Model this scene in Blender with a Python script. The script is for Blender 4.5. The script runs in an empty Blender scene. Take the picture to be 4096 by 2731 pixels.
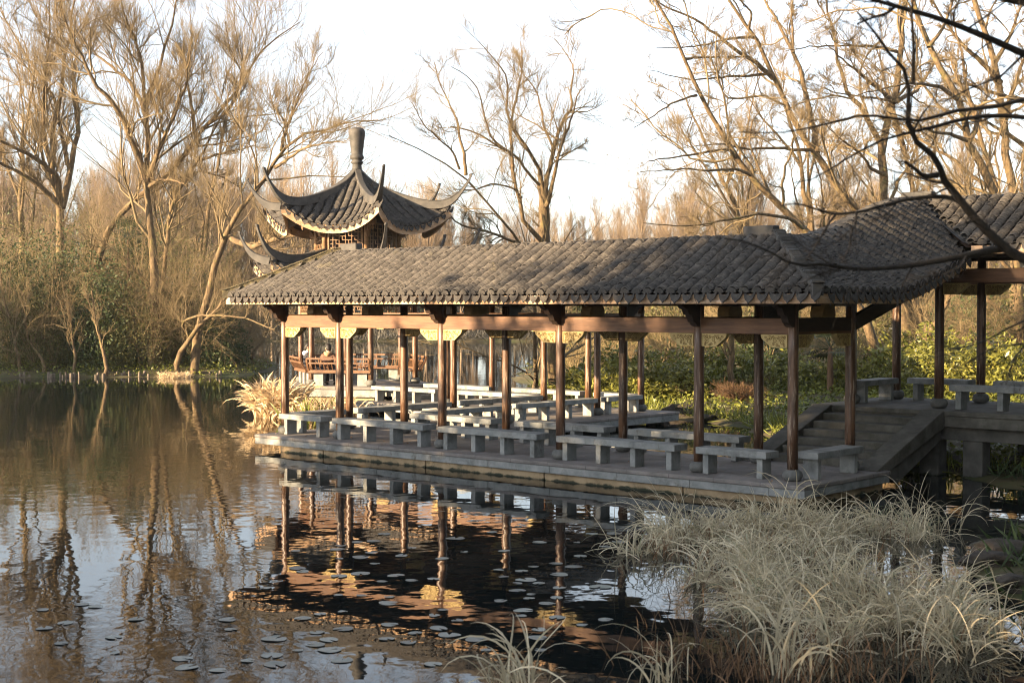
import bpy, bmesh, math, random
import numpy as np
from mathutils import Vector, Matrix
random.seed(7); RNG = np.random.default_rng(11)
R = math.radians; PI = math.pi
S = bpy.context.scene; C = S.collection

# ------------------------------------------------------------------ camera, sky, sun, exposure
CAM = np.array([26.149, -21.360, 3.0]); YAW = 2.2978; PIT = -0.0249; F = 5673.14
cd = bpy.data.cameras.new('camera'); cam = bpy.data.objects.new('camera', cd); C.objects.link(cam)
cam.location = CAM; cam.rotation_euler = (PI/2 + PIT, 0, YAW - PI/2)
cd.sensor_width = 36; cd.lens = F/4096*36; cd.clip_start = 0.1; cd.clip_end = 2000
cd.dof.use_dof = True; cd.dof.focus_distance = 33; cd.dof.aperture_fstop = 2.6
S.camera = cam
SUN_AZ = R(-110); SUN_EL = R(13)          # azimuth as a world angle from +X
w = bpy.data.worlds.new('World'); S.world = w; w.use_nodes = True
nt = w.node_tree; nt.nodes.clear()
sky = nt.nodes.new('ShaderNodeTexSky'); sky.sky_type = 'NISHITA'; sky.sun_disc = False
sky.sun_elevation = SUN_EL; sky.sun_rotation = PI/2 - SUN_AZ
sky.air_density = 1.0; sky.dust_density = 1.0; sky.ozone_density = 3.0
bg = nt.nodes.new('ShaderNodeBackground'); bg.inputs[1].default_value = 0.088
wo = nt.nodes.new('ShaderNodeOutputWorld')
hs = nt.nodes.new('ShaderNodeHueSaturation'); hs.inputs['Saturation'].default_value = 0.44     # a thin white veil over the whole sky
nt.links.new(sky.outputs[0], hs.inputs['Color']); nt.links.new(hs.outputs[0], bg.inputs[0]); nt.links.new(bg.outputs[0], wo.inputs[0])
sl = bpy.data.lights.new('sun', 'SUN'); so = bpy.data.objects.new('sun', sl); C.objects.link(so)
sl.energy = 5.0; sl.angle = R(0.5); sl.color = (1.0, 0.74, 0.45)
sd = Vector((math.cos(SUN_AZ)*math.cos(SUN_EL), math.sin(SUN_AZ)*math.cos(SUN_EL), math.sin(SUN_EL)))
so.rotation_euler = sd.to_track_quat('Z', 'Y').to_euler(); so.location = (0, -20, 30)
S.cycles.filter_width = 1.05
S.view_settings.view_transform = 'Standard'; S.view_settings.look = 'None'
S.view_settings.exposure = 2.32; S.view_settings.gamma = 1.0

# ------------------------------------------------------------------ camera-frame helpers (lateral, depth on the ground plan)
FW2 = np.array([math.cos(YAW), math.sin(YAW)]); RT2 = np.array([math.sin(YAW), -math.cos(YAW)])
FW = np.array([math.cos(PIT)*FW2[0], math.cos(PIT)*FW2[1], math.sin(PIT)])
RT = np.array([RT2[0], RT2[1], 0.0]); UP = np.cross(RT, FW)
WATER = -0.36
def plan(L, D): return CAM[:2] + RT2*L + FW2*D
def px(x, y, D): return CAM + (FW + RT*(x-2048)/F - UP*(y-1365.5)/F)*D
def LD(x, y):
    d = np.array([x, y]) - CAM[:2]; return d@RT2, d@FW2

# ------------------------------------------------------------------ scene-object helpers
def tag(o, label=None, cat=None, group=None, kind=None):
    if label: o['label'] = label
    if cat: o['category'] = cat
    if group: o['group'] = group
    if kind: o['kind'] = kind
    return o
def thing(name, label, cat, loc=(0, 0, 0), rz=0, group=None):
    o = bpy.data.objects.new(name, None); C.objects.link(o); o.empty_display_size = 0.2
    o.location = loc; o.rotation_euler = (0, 0, rz)
    return tag(o, label, cat, group)
def dup(root, loc, rz, label=None, group=None):
    r = root.copy(); C.objects.link(r); r.location = loc; r.rotation_euler = (0, 0, rz)
    if label: r['label'] = label
    if group: r['group'] = group
    for ch in list(root.children):
        c = ch.copy(); C.objects.link(c); c.parent = r
        for g in ch.children:
            d = g.copy(); C.objects.link(d); d.parent = c
    return r
def link(name, me, m, parent=None):
    o = bpy.data.objects.new(name, me); C.objects.link(o)
    if m is not None and not me.materials: me.materials.append(m)
    if parent is not None: o.parent = parent
    return o
def np_mesh(name, V, Q, rnd=None, smooth=False):
    """V (N,3), Q (M,4) or (M,3) faces"""
    V = np.ascontiguousarray(V, np.float32); Q = np.ascontiguousarray(Q, np.int32)
    me = bpy.data.meshes.new(name); n = Q.shape[1]
    me.vertices.add(len(V)); me.vertices.foreach_set('co', V.ravel())
    me.loops.add(Q.size); me.loops.foreach_set('vertex_index', Q.ravel())
    me.polygons.add(len(Q)); me.polygons.foreach_set('loop_start', np.arange(0, Q.size, n, dtype=np.int32))
    if smooth: me.polygons.foreach_set('use_smooth', np.ones(len(Q), bool))
    if rnd is not None:
        a = me.attributes.new('rnd', 'FLOAT', 'POINT'); a.data.foreach_set('value', np.ascontiguousarray(rnd, np.float32))
    me.update(calc_edges=True); me.validate(verbose=False)
    return me
class MB:
    """collects boxes, prisms, lathes, tubes; build() links them as one mesh object"""
    def __init__(s): s.v = []; s.f = []
    def add(s, vs, fs):
        b = len(s.v); s.v += [tuple(map(float, p)) for p in vs]; s.f += [[b+i for i in f] for f in fs]; return s
    def box(s, x0, x1, y0, y1, z0, z1):
        return s.add([(x0,y0,z0),(x1,y0,z0),(x1,y1,z0),(x0,y1,z0),(x0,y0,z1),(x1,y0,z1),(x1,y1,z1),(x0,y1,z1)],
                     [[3,2,1,0],[4,5,6,7],[0,1,5,4],[1,2,6,5],[2,3,7,6],[3,0,4,7]])
    def hexa(s, P):
        return s.add(P, [[3,2,1,0],[4,5,6,7],[0,1,5,4],[1,2,6,5],[2,3,7,6],[3,0,4,7]])
    def bar(s, p, q, wx, wz, up=(0, 0, 1)):
        p = np.array(p, float); q = np.array(q, float); d = q-p; d /= np.linalg.norm(d)
        u = np.array(up, float); a = np.cross(d, u); a /= np.linalg.norm(a); b = np.cross(a, d)
        a *= wx/2; b *= wz/2
        return s.hexa([p-a-b, p+a-b, q+a-b, q-a-b, p-a+b, p+a+b, q+a+b, q-a+b])
    def prism(s, poly, O, A, B, T):
        """2D polygon in plane O + a*A + b*B, thickness vector T (both ways half)"""
        O, A, B, T = (np.array(x, float) for x in (O, A, B, T)); n = len(poly)
        vs = [O+A*a+B*b-T/2 for a, b in poly] + [O+A*a+B*b+T/2 for a, b in poly]
        return s.add(vs, [list(range(n))[::-1], [n+i for i in range(n)]] + [[i, (i+1) % n, n+(i+1) % n, n+i] for i in range(n)])
    def lathe(s, prof, c=(0, 0, 0), n=20):
        vs = []; fs = []; k = len(prof)
        for i in range(n):
            t = 2*PI*i/n
            for r, z in prof: vs.append((c[0]+r*math.cos(t), c[1]+r*math.sin(t), c[2]+z))
        for i in range(n):
            j = (i+1) % n
            for m in range(k-1): fs.append([i*k+m, j*k+m, j*k+m+1, i*k+m+1])
        fs.append([i*k for i in range(n)][::-1]); fs.append([i*k+k-1 for i in range(n)])
        return s.add(vs, fs)
    def tube(s, pts, r, n=6):
        P = np.array(pts, float)[None]; rr = np.broadcast_to(np.array(r, float), (1, P.shape[1]))
        V, Q = tube_arrays(P, rr, n); return s.add(V, Q.tolist())
    def mesh(s, name, smooth=False, bevel=0, seg=1):
        me = bpy.data.meshes.new(name); me.from_pydata(s.v, [], s.f)
        if bevel:
            bm = bmesh.new(); bm.from_mesh(me)
            bmesh.ops.remove_doubles(bm, verts=bm.verts, dist=1e-5)
            es = [e for e in bm.edges if len(e.link_faces) == 2 and e.calc_face_angle(0) > 0.5]
            bmesh.ops.bevel(bm, geom=es, offset=bevel, segments=seg, profile=0.7, affect='EDGES', clamp_overlap=True)
            bm.to_mesh(me); bm.free()
        if smooth: me.polygons.foreach_set('use_smooth', [True]*len(me.polygons))
        me.update(); return me
    def build(s, name, m, parent=None, smooth=False, bevel=0, seg=1):
        return link(name, s.mesh(name, smooth, bevel, seg), m, parent)
def tube_arrays(P, rad, n=5):
    """P (N,K,3) paths, rad (N,K) -> verts, quads"""
    N, K, _ = P.shape
    T = np.gradient(P, axis=1); T /= np.linalg.norm(T, axis=2, keepdims=True)+1e-9
    ref = np.zeros_like(T); ref[..., 2] = 1
    m = np.abs(T[..., 2]).mean(axis=1) > 0.9; ref[m] = (1, 0, 0)
    A = np.cross(T, ref); A /= np.linalg.norm(A, axis=2, keepdims=True)+1e-9
    B = np.cross(T, A)
    t = np.arange(n)*2*PI/n
    V = P[:, :, None] + rad[:, :, None, None]*(A[:, :, None]*np.cos(t)[None, None, :, None] + B[:, :, None]*np.sin(t)[None, None, :, None])
    i = np.arange(N)[:, None, None]*K*n + np.arange(K-1)[None, :, None]*n
    a = np.arange(n)[None, None, :]; b = (a+1) % n
    Q = np.stack([i+a, i+b, i+n+b, i+n+a], -1).reshape(-1, 4)
    return V.reshape(-1, 3), Q

# ------------------------------------------------------------------ materials
def ramp(nt, cols):
    r = nt.nodes.new('ShaderNodeValToRGB'); e = r.color_ramp.elements
    e[0].position, e[0].color = cols[0][0], (*cols[0][1], 1); e[1].position, e[1].color = cols[-1][0], (*cols[-1][1], 1)
    for p, c in cols[1:-1]:
        x = e.new(p); x.color = (*c, 1)
    return r
def mat(name, cols, scale=3, stretch=(1, 1, 1), rough=0.7, bump=0.0, bscale=20, detail=6, var=0.0, coord='pos', spec=0.4, trans=0.0, extra=None, bstretch=None):
    m = bpy.data.materials.new(name); m.use_nodes = True; t = m.node_tree; N = t.nodes; Lk = t.links
    b = N['Principled BSDF']; b.inputs['Roughness'].default_value = rough; b.inputs['Specular IOR Level'].default_value = spec
    if coord == 'pos': src = N.new('ShaderNodeNewGeometry').outputs['Position']
    else: src = N.new('ShaderNodeTexCoord').outputs['Object']
    mp = N.new('ShaderNodeMapping'); mp.inputs['Scale'].default_value = stretch; Lk.new(src, mp.inputs[0])
    nz = N.new('ShaderNodeTexNoise'); nz.inputs['Scale'].default_value = scale; nz.inputs['Detail'].default_value = detail; nz.inputs['Roughness'].default_value = 0.62
    Lk.new(mp.outputs[0], nz.inputs[0])
    rp = ramp(t, cols); Lk.new(nz.outputs[0], rp.inputs[0]); out = rp.outputs[0]
    if var:
        at = N.new('ShaderNodeAttribute'); at.attribute_name = 'rnd'
        mr = N.new('ShaderNodeMapRange'); mr.inputs['To Min'].default_value = 1-var; mr.inputs['To Max'].default_value = 1+var
        Lk.new(at.outputs['Fac'], mr.inputs[0])
        mx = N.new('ShaderNodeVectorMath'); mx.operation = 'SCALE'; Lk.new(out, mx.inputs[0]); Lk.new(mr.outputs[0], mx.inputs['Scale']); out = mx.outputs[0]
    if extra: out = extra(t, out, src)
    Lk.new(out, b.inputs['Base Color'])
    if bump:
        n2 = N.new('ShaderNodeTexNoise'); n2.inputs['Scale'].default_value = bscale; n2.inputs['Detail'].default_value = 5
        if bstretch:
            m2 = N.new('ShaderNodeMapping'); m2.inputs['Scale'].default_value = bstretch; Lk.new(src, m2.inputs[0]); Lk.new(m2.outputs[0], n2.inputs[0])
        else: Lk.new(mp.outputs[0], n2.inputs[0])
        bp = N.new('ShaderNodeBump'); bp.inputs['Strength'].default_value = bump; bp.inputs['Distance'].default_value = 0.02
        Lk.new(n2.outputs[0], bp.inputs['Height']); Lk.new(bp.outputs[0], b.inputs['Normal'])
    if trans:
        tr = N.new('ShaderNodeBsdfTranslucent'); Lk.new(out, tr.inputs[0]); ms = N.new('ShaderNodeMixShader'); ms.inputs[0].default_value = trans
        Lk.new(b.outputs[0], ms.inputs[1]); Lk.new(tr.outputs[0], ms.inputs[2]); Lk.new(ms.outputs[0], N['Material Output'].inputs[0])
    return m
def mixrgb(t, fac, a, b):
    m = t.nodes.new('ShaderNodeMix'); m.data_type = 'RGBA'
    if hasattr(fac, 'is_linked'): t.links.new(fac, m.inputs[0])
    else: m.inputs[0].default_value = fac
    for i, v in ((6, a), (7, b)):
        if hasattr(v, 'is_linked'): t.links.new(v, m.inputs[i])
        else: m.inputs[i].default_value = (*v, 1)
    return m.outputs[2]
def patches(color, scale, lo, hi, stretch=(1, 1, 1), detail=8):
    """irregular stains / moss / worn spots laid over a base colour"""
    def f(t, out, src):
        mp = t.nodes.new('ShaderNodeMapping'); mp.inputs['Scale'].default_value = stretch; t.links.new(src, mp.inputs[0])
        n = t.nodes.new('ShaderNodeTexNoise'); n.inputs['Scale'].default_value = scale; n.inputs['Detail'].default_value = detail; n.inputs['Roughness'].default_value = 0.7
        t.links.new(mp.outputs[0], n.inputs[0])
        r = ramp(t, [(lo, (0, 0, 0)), (hi, (1, 1, 1))]); t.links.new(n.outputs[0], r.inputs[0])
        return mixrgb(t, r.outputs[0], out, color)
    return f
def chain(*fs):
    def f(t, out, src):
        for g in fs: out = g(t, out, src)
        return out
    return f
def slabs(w, h, dark):
    """joints between stone slabs"""
    def f(t, out, src):
        b = t.nodes.new('ShaderNodeTexBrick'); b.inputs['Scale'].default_value = 1; b.inputs['Brick Width'].default_value = w; b.inputs['Row Height'].default_value = h
        b.inputs['Mortar Size'].default_value = 0.008; b.inputs['Mortar Smooth'].default_value = 0.2; b.offset = 0.5
        b.inputs['Color1'].default_value = (1, 1, 1, 1); b.inputs['Color2'].default_value = (0.86, 0.86, 0.88, 1); b.inputs['Mortar'].default_value = (dark, dark, dark, 1)
        t.links.new(src, b.inputs[0])
        v = t.nodes.new('ShaderNodeVectorMath'); v.operation = 'MULTIPLY'; t.links.new(out, v.inputs[0]); t.links.new(b.outputs[0], v.inputs[1]); return v.outputs[0]
    return f
def tideline(t, out, src):
    """wet algae growing on the stone just above the water"""
    sp = t.nodes.new('ShaderNodeSeparateXYZ'); t.links.new(src, sp.inputs[0])
    n = t.nodes.new('ShaderNodeTexNoise'); n.inputs['Scale'].default_value = 5; n.inputs['Detail'].default_value = 8; t.links.new(src, n.inputs[0])
    a = t.nodes.new('ShaderNodeMath'); a.operation = 'MULTIPLY_ADD'; a.inputs[1].default_value = -0.17; t.links.new(n.outputs[0], a.inputs[0]); t.links.new(sp.outputs[2], a.inputs[2])
    mr = t.nodes.new('ShaderNodeMapRange'); mr.inputs['From Min'].default_value = WATER-0.075; mr.inputs['From Max'].default_value = WATER-0.04; t.links.new(a.outputs[0], mr.inputs[0])
    return mixrgb(t, mr.outputs[0], (0.02, 0.024, 0.01), out)
M = {}
M['tile'] = mat('roof_tile', [(0.3, (0.034, 0.030, 0.027)), (0.55, (0.067, 0.059, 0.051)), (0.75, (0.12, 0.106, 0.088))], scale=9, rough=0.75, bump=0.3, bscale=60, var=0.30,
                extra=chain(patches((0.16, 0.135, 0.08), 2.2, 0.60, 0.78), patches((0.03, 0.03, 0.03), 1.1, 0.55, 0.8)), spec=0.3)
M['ridge'] = mat('ridge_clay', [(0.3, (0.032, 0.03, 0.027)), (0.7, (0.082, 0.074, 0.064))], scale=4, rough=0.7, bump=0.3, bscale=30, extra=patches((0.16, 0.145, 0.12), 7, 0.62, 0.72))
M['mossridge'] = mat('mossy_ridge', [(0.3, (0.06, 0.052, 0.035)), (0.7, (0.19, 0.155, 0.085))], scale=6, rough=0.9, bump=0.6, bscale=40, extra=patches((0.28, 0.23, 0.1), 9, 0.55, 0.7), var=0.3)
M['fascia'] = mat('eave_board_wood', [(0.3, (0.30, 0.17, 0.09)), (0.55, (0.48, 0.31, 0.18)), (0.75, (0.58, 0.47, 0.36))], scale=2.2, stretch=(1, 1, 6), rough=0.7, bump=0.35, bscale=8, bstretch=(1, 1, 14),
                  extra=chain(patches((0.62, 0.58, 0.52), 3.0, 0.55, 0.72, (1, 1, 3)), patches((0.16, 0.075, 0.035), 5, 0.60, 0.74)))
M['beam'] = mat('beam_wood', [(0.25, (0.06, 0.026, 0.011)), (0.5, (0.135, 0.061, 0.026)), (0.75, (0.21, 0.102, 0.047))], scale=2.0, stretch=(0.8, 0.8, 9), rough=0.5, bump=0.12, bscale=10, bstretch=(1, 1, 20), spec=0.4, extra=chain(patches((0.05, 0.022, 0.012), 1.6, 0.55, 0.75, (1, 1, 5)), patches((0.34, 0.25, 0.17), 4, 0.68, 0.76, (1, 1, 8))))
M['dark'] = mat('dark_wood', [(0.3, (0.018, 0.011, 0.008)), (0.7, (0.05, 0.03, 0.02))], scale=3, stretch=(1, 1, 4), rough=0.6, bump=0.15)
M['pillar'] = mat('pillar_wood', [(0.3, (0.038, 0.019, 0.011)), (0.5, (0.092, 0.046, 0.024)), (0.72, (0.185, 0.098, 0.052))], scale=4, stretch=(3, 3, 0.35), rough=0.42, bump=0.25, bscale=14, bstretch=(3, 3, 0.4), spec=0.5,
                  extra=chain(patches((0.34, 0.25, 0.18), 5, 0.55, 0.63, (5, 5, 0.35)), patches((0.02, 0.012, 0.009), 2, 0.55, 0.75, (2, 2, 0.6))))
M['warm'] = mat('warm_wood', [(0.3, (0.13, 0.072, 0.035)), (0.7, (0.29, 0.175, 0.092))], scale=4, stretch=(1, 1, 2), rough=0.5, bump=0.15)
M['rail'] = mat('rail_wood', [(0.3, (0.085, 0.04, 0.02)), (0.7, (0.19, 0.1, 0.05))], scale=4, stretch=(1, 1, 2), rough=0.5, bump=0.15)
M['gilt'] = mat('carved_yellow_wood', [(0.3, (0.36, 0.25, 0.09)), (0.7, (0.53, 0.40, 0.17))], scale=6, rough=0.55, bump=0.2, bscale=25)
M['giltdark'] = mat('carved_yellow_groove', [(0.3, (0.15, 0.09, 0.028)), (0.7, (0.27, 0.175, 0.06))], scale=6, rough=0.6)
M['stone'] = mat('grey_stone', [(0.3, (0.16, 0.167, 0.16)), (0.55, (0.25, 0.255, 0.243)), (0.75, (0.33, 0.325, 0.30))], scale=3.2, rough=0.75, bump=0.25, bscale=45, spec=0.3,
                 extra=chain(patches((0.095, 0.095, 0.085), 2.3, 0.5, 0.72), patches((0.34, 0.33, 0.3), 14, 0.64, 0.74), patches((0.09, 0.075, 0.05), 6, 0.60, 0.72, (1, 1, .4))))
M['shadestone'] = mat('shaded_olive_stone', [(0.3, (0.06, 0.056, 0.046)), (0.55, (0.105, 0.098, 0.082)), (0.75, (0.16, 0.15, 0.125))], scale=3.2, rough=0.8, bump=0.3, bscale=45, spec=0.3,  # olive-brown stone with the shade of the right side put into its colour
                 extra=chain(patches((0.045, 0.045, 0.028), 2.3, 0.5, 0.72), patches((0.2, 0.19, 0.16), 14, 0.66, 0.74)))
M['deck'] = mat('deck_stone', [(0.3, (0.15, 0.135, 0.12)), (0.6, (0.225, 0.20, 0.18)), (0.78, (0.28, 0.25, 0.22))], scale=2.5, rough=0.7, bump=0.15, bscale=50, spec=0.35,
                extra=chain(slabs(0.95, 0.62, 0.45), patches((0.10, 0.09, 0.08), 1.3, 0.5, 0.72)))
M['tan'] = mat('tan_wall_stone', [(0.3, (0.20, 0.14, 0.075)), (0.55, (0.34, 0.245, 0.14)), (0.75, (0.42, 0.32, 0.2))], scale=2.6, rough=0.8, bump=0.3, bscale=30,
               extra=chain(patches((0.14, 0.12, 0.07), 3.5, 0.56, 0.7), tideline))
M['pier'] = mat('pier_stone', [(0.3, (0.05, 0.048, 0.042)), (0.7, (0.12, 0.113, 0.098))], scale=3, rough=0.85, bump=0.3, bscale=30, extra=tideline)
M['drum'] = mat('drum_stone', [(0.3, (0.075, 0.075, 0.068)), (0.7, (0.16, 0.158, 0.145))], scale=7, rough=0.8, bump=0.3, bscale=50)
M['wire'] = mat('iron_wire', [(0.3, (0.012, 0.01, 0.009)), (0.7, (0.03, 0.025, 0.02))], rough=0.6)
M['bark'] = mat('willow_bark', [(0.3, (0.045, 0.03, 0.017)), (0.5, (0.12, 0.082, 0.043)), (0.75, (0.23, 0.16, 0.085))], scale=4, stretch=(2.5, 2.5, 0.8), rough=0.95, bump=1.0, bscale=12, extra=patches((0.15, 0.135, 0.04), 2.0, 0.55, 0.72))
M['twig'] = mat('twig_bark', [(0.3, (0.10, 0.073, 0.037)), (0.7, (0.215, 0.158, 0.083))], scale=2, rough=0.85)
M['goldtwig'] = mat('golden_twig', [(0.3, (0.13, 0.092, 0.045)), (0.7, (0.27, 0.2, 0.10))], scale=2, rough=0.85)
M['twigfar'] = mat('far_twig_bark', [(0.3, (0.15, 0.108, 0.07)), (0.7, (0.27, 0.2, 0.13))], scale=0.5, rough=0.9)
M['blackbark'] = mat('dark_wet_bark', [(0.3, (0.010, 0.008, 0.007)), (0.6, (0.028, 0.022, 0.017)), (0.8, (0.06, 0.055, 0.035))], scale=14, rough=0.85, bump=0.8, bscale=60)
def leafmat(name, c0, c1, c2, trans=0.25, rough=0.45, var=0.45):
    return mat(name, [(0.25, c0), (0.55, c1), (0.8, c2)], scale=1.2, rough=rough, var=var, trans=trans, spec=0.4)
M['laurel'] = leafmat('laurel_leaf', (0.07, 0.085, 0.018), (0.17, 0.17, 0.036), (0.31, 0.275, 0.06), rough=0.35)
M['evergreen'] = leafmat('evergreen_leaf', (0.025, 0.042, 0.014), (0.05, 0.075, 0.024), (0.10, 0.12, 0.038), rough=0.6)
M['olive'] = leafmat('olive_leaf', (0.05, 0.055, 0.016), (0.098, 0.096, 0.028), (0.165, 0.15, 0.045), rough=0.65)
M['cover'] = leafmat('groundcover_leaf', (0.06, 0.08, 0.014), (0.15, 0.165, 0.028), (0.30, 0.265, 0.05))
M['needle'] = leafmat('conifer_needles', (0.02, 0.032, 0.018), (0.035, 0.05, 0.028), (0.06, 0.075, 0.04), trans=0.1)
M['palm'] = leafmat('palm_leaf', (0.03, 0.05, 0.02), (0.06, 0.085, 0.03), (0.10, 0.12, 0.05), trans=0.15)
M['reed'] = leafmat('dry_reed', (0.42, 0.35, 0.225), (0.60, 0.515, 0.35), (0.77, 0.68, 0.50), trans=0.25, rough=0.6, var=0.3)
M['reedgreen'] = leafmat('fading_reed', (0.24, 0.245, 0.15), (0.38, 0.375, 0.24), (0.52, 0.50, 0.35), trans=0.25, rough=0.6, var=0.3)
M['rust'] = leafmat('rusty_stem', (0.11, 0.056, 0.026), (0.21, 0.12, 0.06), (0.34, 0.225, 0.125), trans=0.1, rough=0.7)
M['greyreed'] = leafmat('grey_reed', (0.06, 0.056, 0.046), (0.10, 0.094, 0.08), (0.16, 0.15, 0.13), trans=0.1, rough=0.8)
M['under'] = leafmat('dim_undergrowth', (0.03, 0.028, 0.022), (0.06, 0.05, 0.035), (0.11, 0.085, 0.055), trans=0.1, rough=0.8)
M['straw'] = leafmat('straw_leaf', (0.40, 0.29, 0.16), (0.58, 0.45, 0.28), (0.74, 0.62, 0.44), trans=0.25, rough=0.6, var=0.25)
M['pad'] = mat('lily_pad', [(0.3, (0.13, 0.14, 0.115)), (0.7, (0.24, 0.245, 0.21))], scale=6, rough=0.45, var=0.35, spec=0.5, extra=patches((0.16, 0.11, 0.05), 5, 0.6, 0.75))
M['rock'] = mat('bank_rock', [(0.3, (0.022, 0.018, 0.014)), (0.7, (0.075, 0.06, 0.045))], scale=5, rough=0.9, bump=0.9, bscale=14, extra=patches((0.05, 0.06, 0.02), 2, 0.55, 0.7))
M['stake'] = mat('log_stake', [(0.3, (0.13, 0.10, 0.075)), (0.7, (0.27, 0.22, 0.17))], scale=6, rough=0.9, bump=0.3, var=0.3)
M['soil'] = mat('soil', [(0.3, (0.035, 0.026, 0.014)), (0.5, (0.075, 0.058, 0.026)), (0.7, (0.11, 0.095, 0.04))], scale=0.7, rough=0.95, bump=0.6, bscale=6, extra=patches((0.045, 0.06, 0.016), 0.5, 0.46, 0.62))
M['skin'] = mat('skin', [(0.3, (0.42, 0.25, 0.17)), (0.7, (0.48, 0.29, 0.2))], rough=0.5, coord='obj')
M['hair'] = mat('black_hair', [(0.3, (0.010, 0.008, 0.007)), (0.7, (0.025, 0.02, 0.018))], scale=30, rough=0.5, bump=0.5, bscale=80, coord='obj')
M['brownjacket'] = mat('brown_jacket', [(0.3, (0.10, 0.05, 0.03)), (0.7, (0.15, 0.08, 0.05))], scale=12, rough=0.85, bump=0.4, bscale=18, coord='obj')
M['hoodlining'] = mat('tan_fleece', [(0.3, (0.30, 0.19, 0.10)), (0.7, (0.40, 0.27, 0.16))], scale=30, rough=0.95, bump=0.4, bscale=60, coord='obj')
M['navy'] = mat('dark_jacket', [(0.3, (0.015, 0.015, 0.02)), (0.7, (0.03, 0.03, 0.038))], scale=12, rough=0.8, bump=0.3, bscale=18, coord='obj')
M['white'] = mat('white_hood', [(0.3, (0.75, 0.74, 0.72)), (0.7, (0.82, 0.81, 0.8))], scale=12, rough=0.9, bump=0.3, coord='obj')
M['jeans'] = mat('dark_jeans', [(0.3, (0.02, 0.024, 0.035)), (0.7, (0.045, 0.05, 0.065))], scale=12, rough=0.85, coord='obj')

# ------------------------------------------------------------------ water and ground
def poly_dist(P, poly):
    """signed distance (positive inside) from points P (N,2) to polygon"""
    A = np.array(poly, float); B = np.roll(A, -1, 0); d = np.full(len(P), 1e9); ins = np.zeros(len(P), bool)
    for a, b in zip(A, B):
        ab = b-a; t = np.clip(((P-a)@ab)/(ab@ab), 0, 1); d = np.minimum(d, np.linalg.norm(P-(a+t[:, None]*ab), axis=1))
        c = (a[1] > P[:, 1]) != (b[1] > P[:, 1]); xx = a[0]+(P[:, 1]-a[1])/(ab[1]+1e-12)*ab[0]; ins ^= c & (P[:, 0] < xx)
    return np.where(ins, d, -d)
# land outlines as (lateral, depth) plan coordinates in metres from the viewpoint
LEFT_BANK = [(-90, 64), (-40, 65.5), (-24, 66.5), (-18, 67.2), (-13.6, 67.4), (-12.6, 70), (-12.8, 78), (-16, 90), (-34, 96), (-90, 98)]
RIGHT_BANK = [(0.2, 64), (1.1, 59), (1.7, 55.5), (2.8, 50), (3.8, 46.3), (4.9, 42.6), (5.9, 41), (6.6, 39.3), (6.7, 35.5), (7.0, 31), (8.1, 29.4), (9.2, 28), (9.6, 25.5), (8.3, 22.2), (6.9, 19.6), (6.0, 17.6), (5.4, 14.6), (6.5, 10), (9, 4), (14, -6), (140, -20), (160, 150), (40, 150), (14, 128), (5, 100), (1, 80)]
FAR_BANK = [(-220, 150), (-90, 138), (-30, 136), (10, 134), (60, 136), (200, 138), (220, 330), (-220, 330)]
SUN_BANK = [(-22, 34), (-20, 10), (-18, -14), (-60, -40), (-90, 0), (-80, 40)]
WEST_BANK = [(-38, 36), (-36, 50), (-41, 66), (-95, 70), (-95, 30)]
NEAR_BANK = [(-18, -6), (-6, 3), (0, 7.5), (4.5, 9.2), (9, 4), (14, -6), (40, -60), (-60, -60), (-60, -38)]
def ground_z(L, D):
    P = np.stack([np.ravel(L), np.ravel(D)], 1); z = np.full(len(P), -9.0)
    for poly, h, s in ((LEFT_BANK, 1.2, 8), (RIGHT_BANK, 1.0, 10), (FAR_BANK, 1.6, 9), (SUN_BANK, 1.0, 6), (WEST_BANK, 1.0, 6), (NEAR_BANK, 1.5, 5)):
        d = poly_dist(P, poly) + 0.25*np.sin(P[:, 0]*1.7+P[:, 1]*0.9)+0.15*np.sin(P[:, 0]*4.1-P[:, 1]*3.3)
        zz = np.where(d > 0, WATER + 0.05 + h*(1-np.exp(-np.clip(d, 0, None)/s)), WATER+0.05+np.clip(d, -9, 0)*0.3)
        z = np.maximum(z, zz)
    far = np.clip((P[:, 1]-150)/60, 0, 1); z = np.where(P[:, 1] > 150, z+far*3, z)
    z = np.maximum(z, -2.2)
    return (z + 0.05*np.sin(P[:, 0]*2.3)*np.sin(P[:, 1]*1.9)).reshape(np.shape(L))
def build_ground():
    Ls = np.concatenate([np.linspace(-600, -72, 24), np.arange(-70, 70, 0.8), np.linspace(71, 600, 24)])
    Ds = np.concatenate([np.linspace(-400, -42, 14), np.arange(-40, 165, 0.8), np.linspace(168, 1200, 24)])
    LL, DD = np.meshgrid(Ls, Ds); Z = ground_z(LL, DD)
    XY = CAM[:2] + LL[..., None]*RT2 + DD[..., None]*FW2
    V = np.concatenate([XY, Z[..., None]], -1).reshape(-1, 3); n = len(Ls); m = len(Ds)
    i = (np.arange(m-1)[:, None]*n + np.arange(n-1)[None]).ravel()
    o = link('ground', np_mesh('ground', V, np.stack([i, i+1, i+1+n, i+n], 1), smooth=True), M['soil']); tag(o, 'dark earth banks of the lake, mossy and leaf littered', 'ground', kind='structure')
build_ground()
def zg(L, D): return float(ground_z(np.array([L]), np.array([D]))[0])

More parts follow.
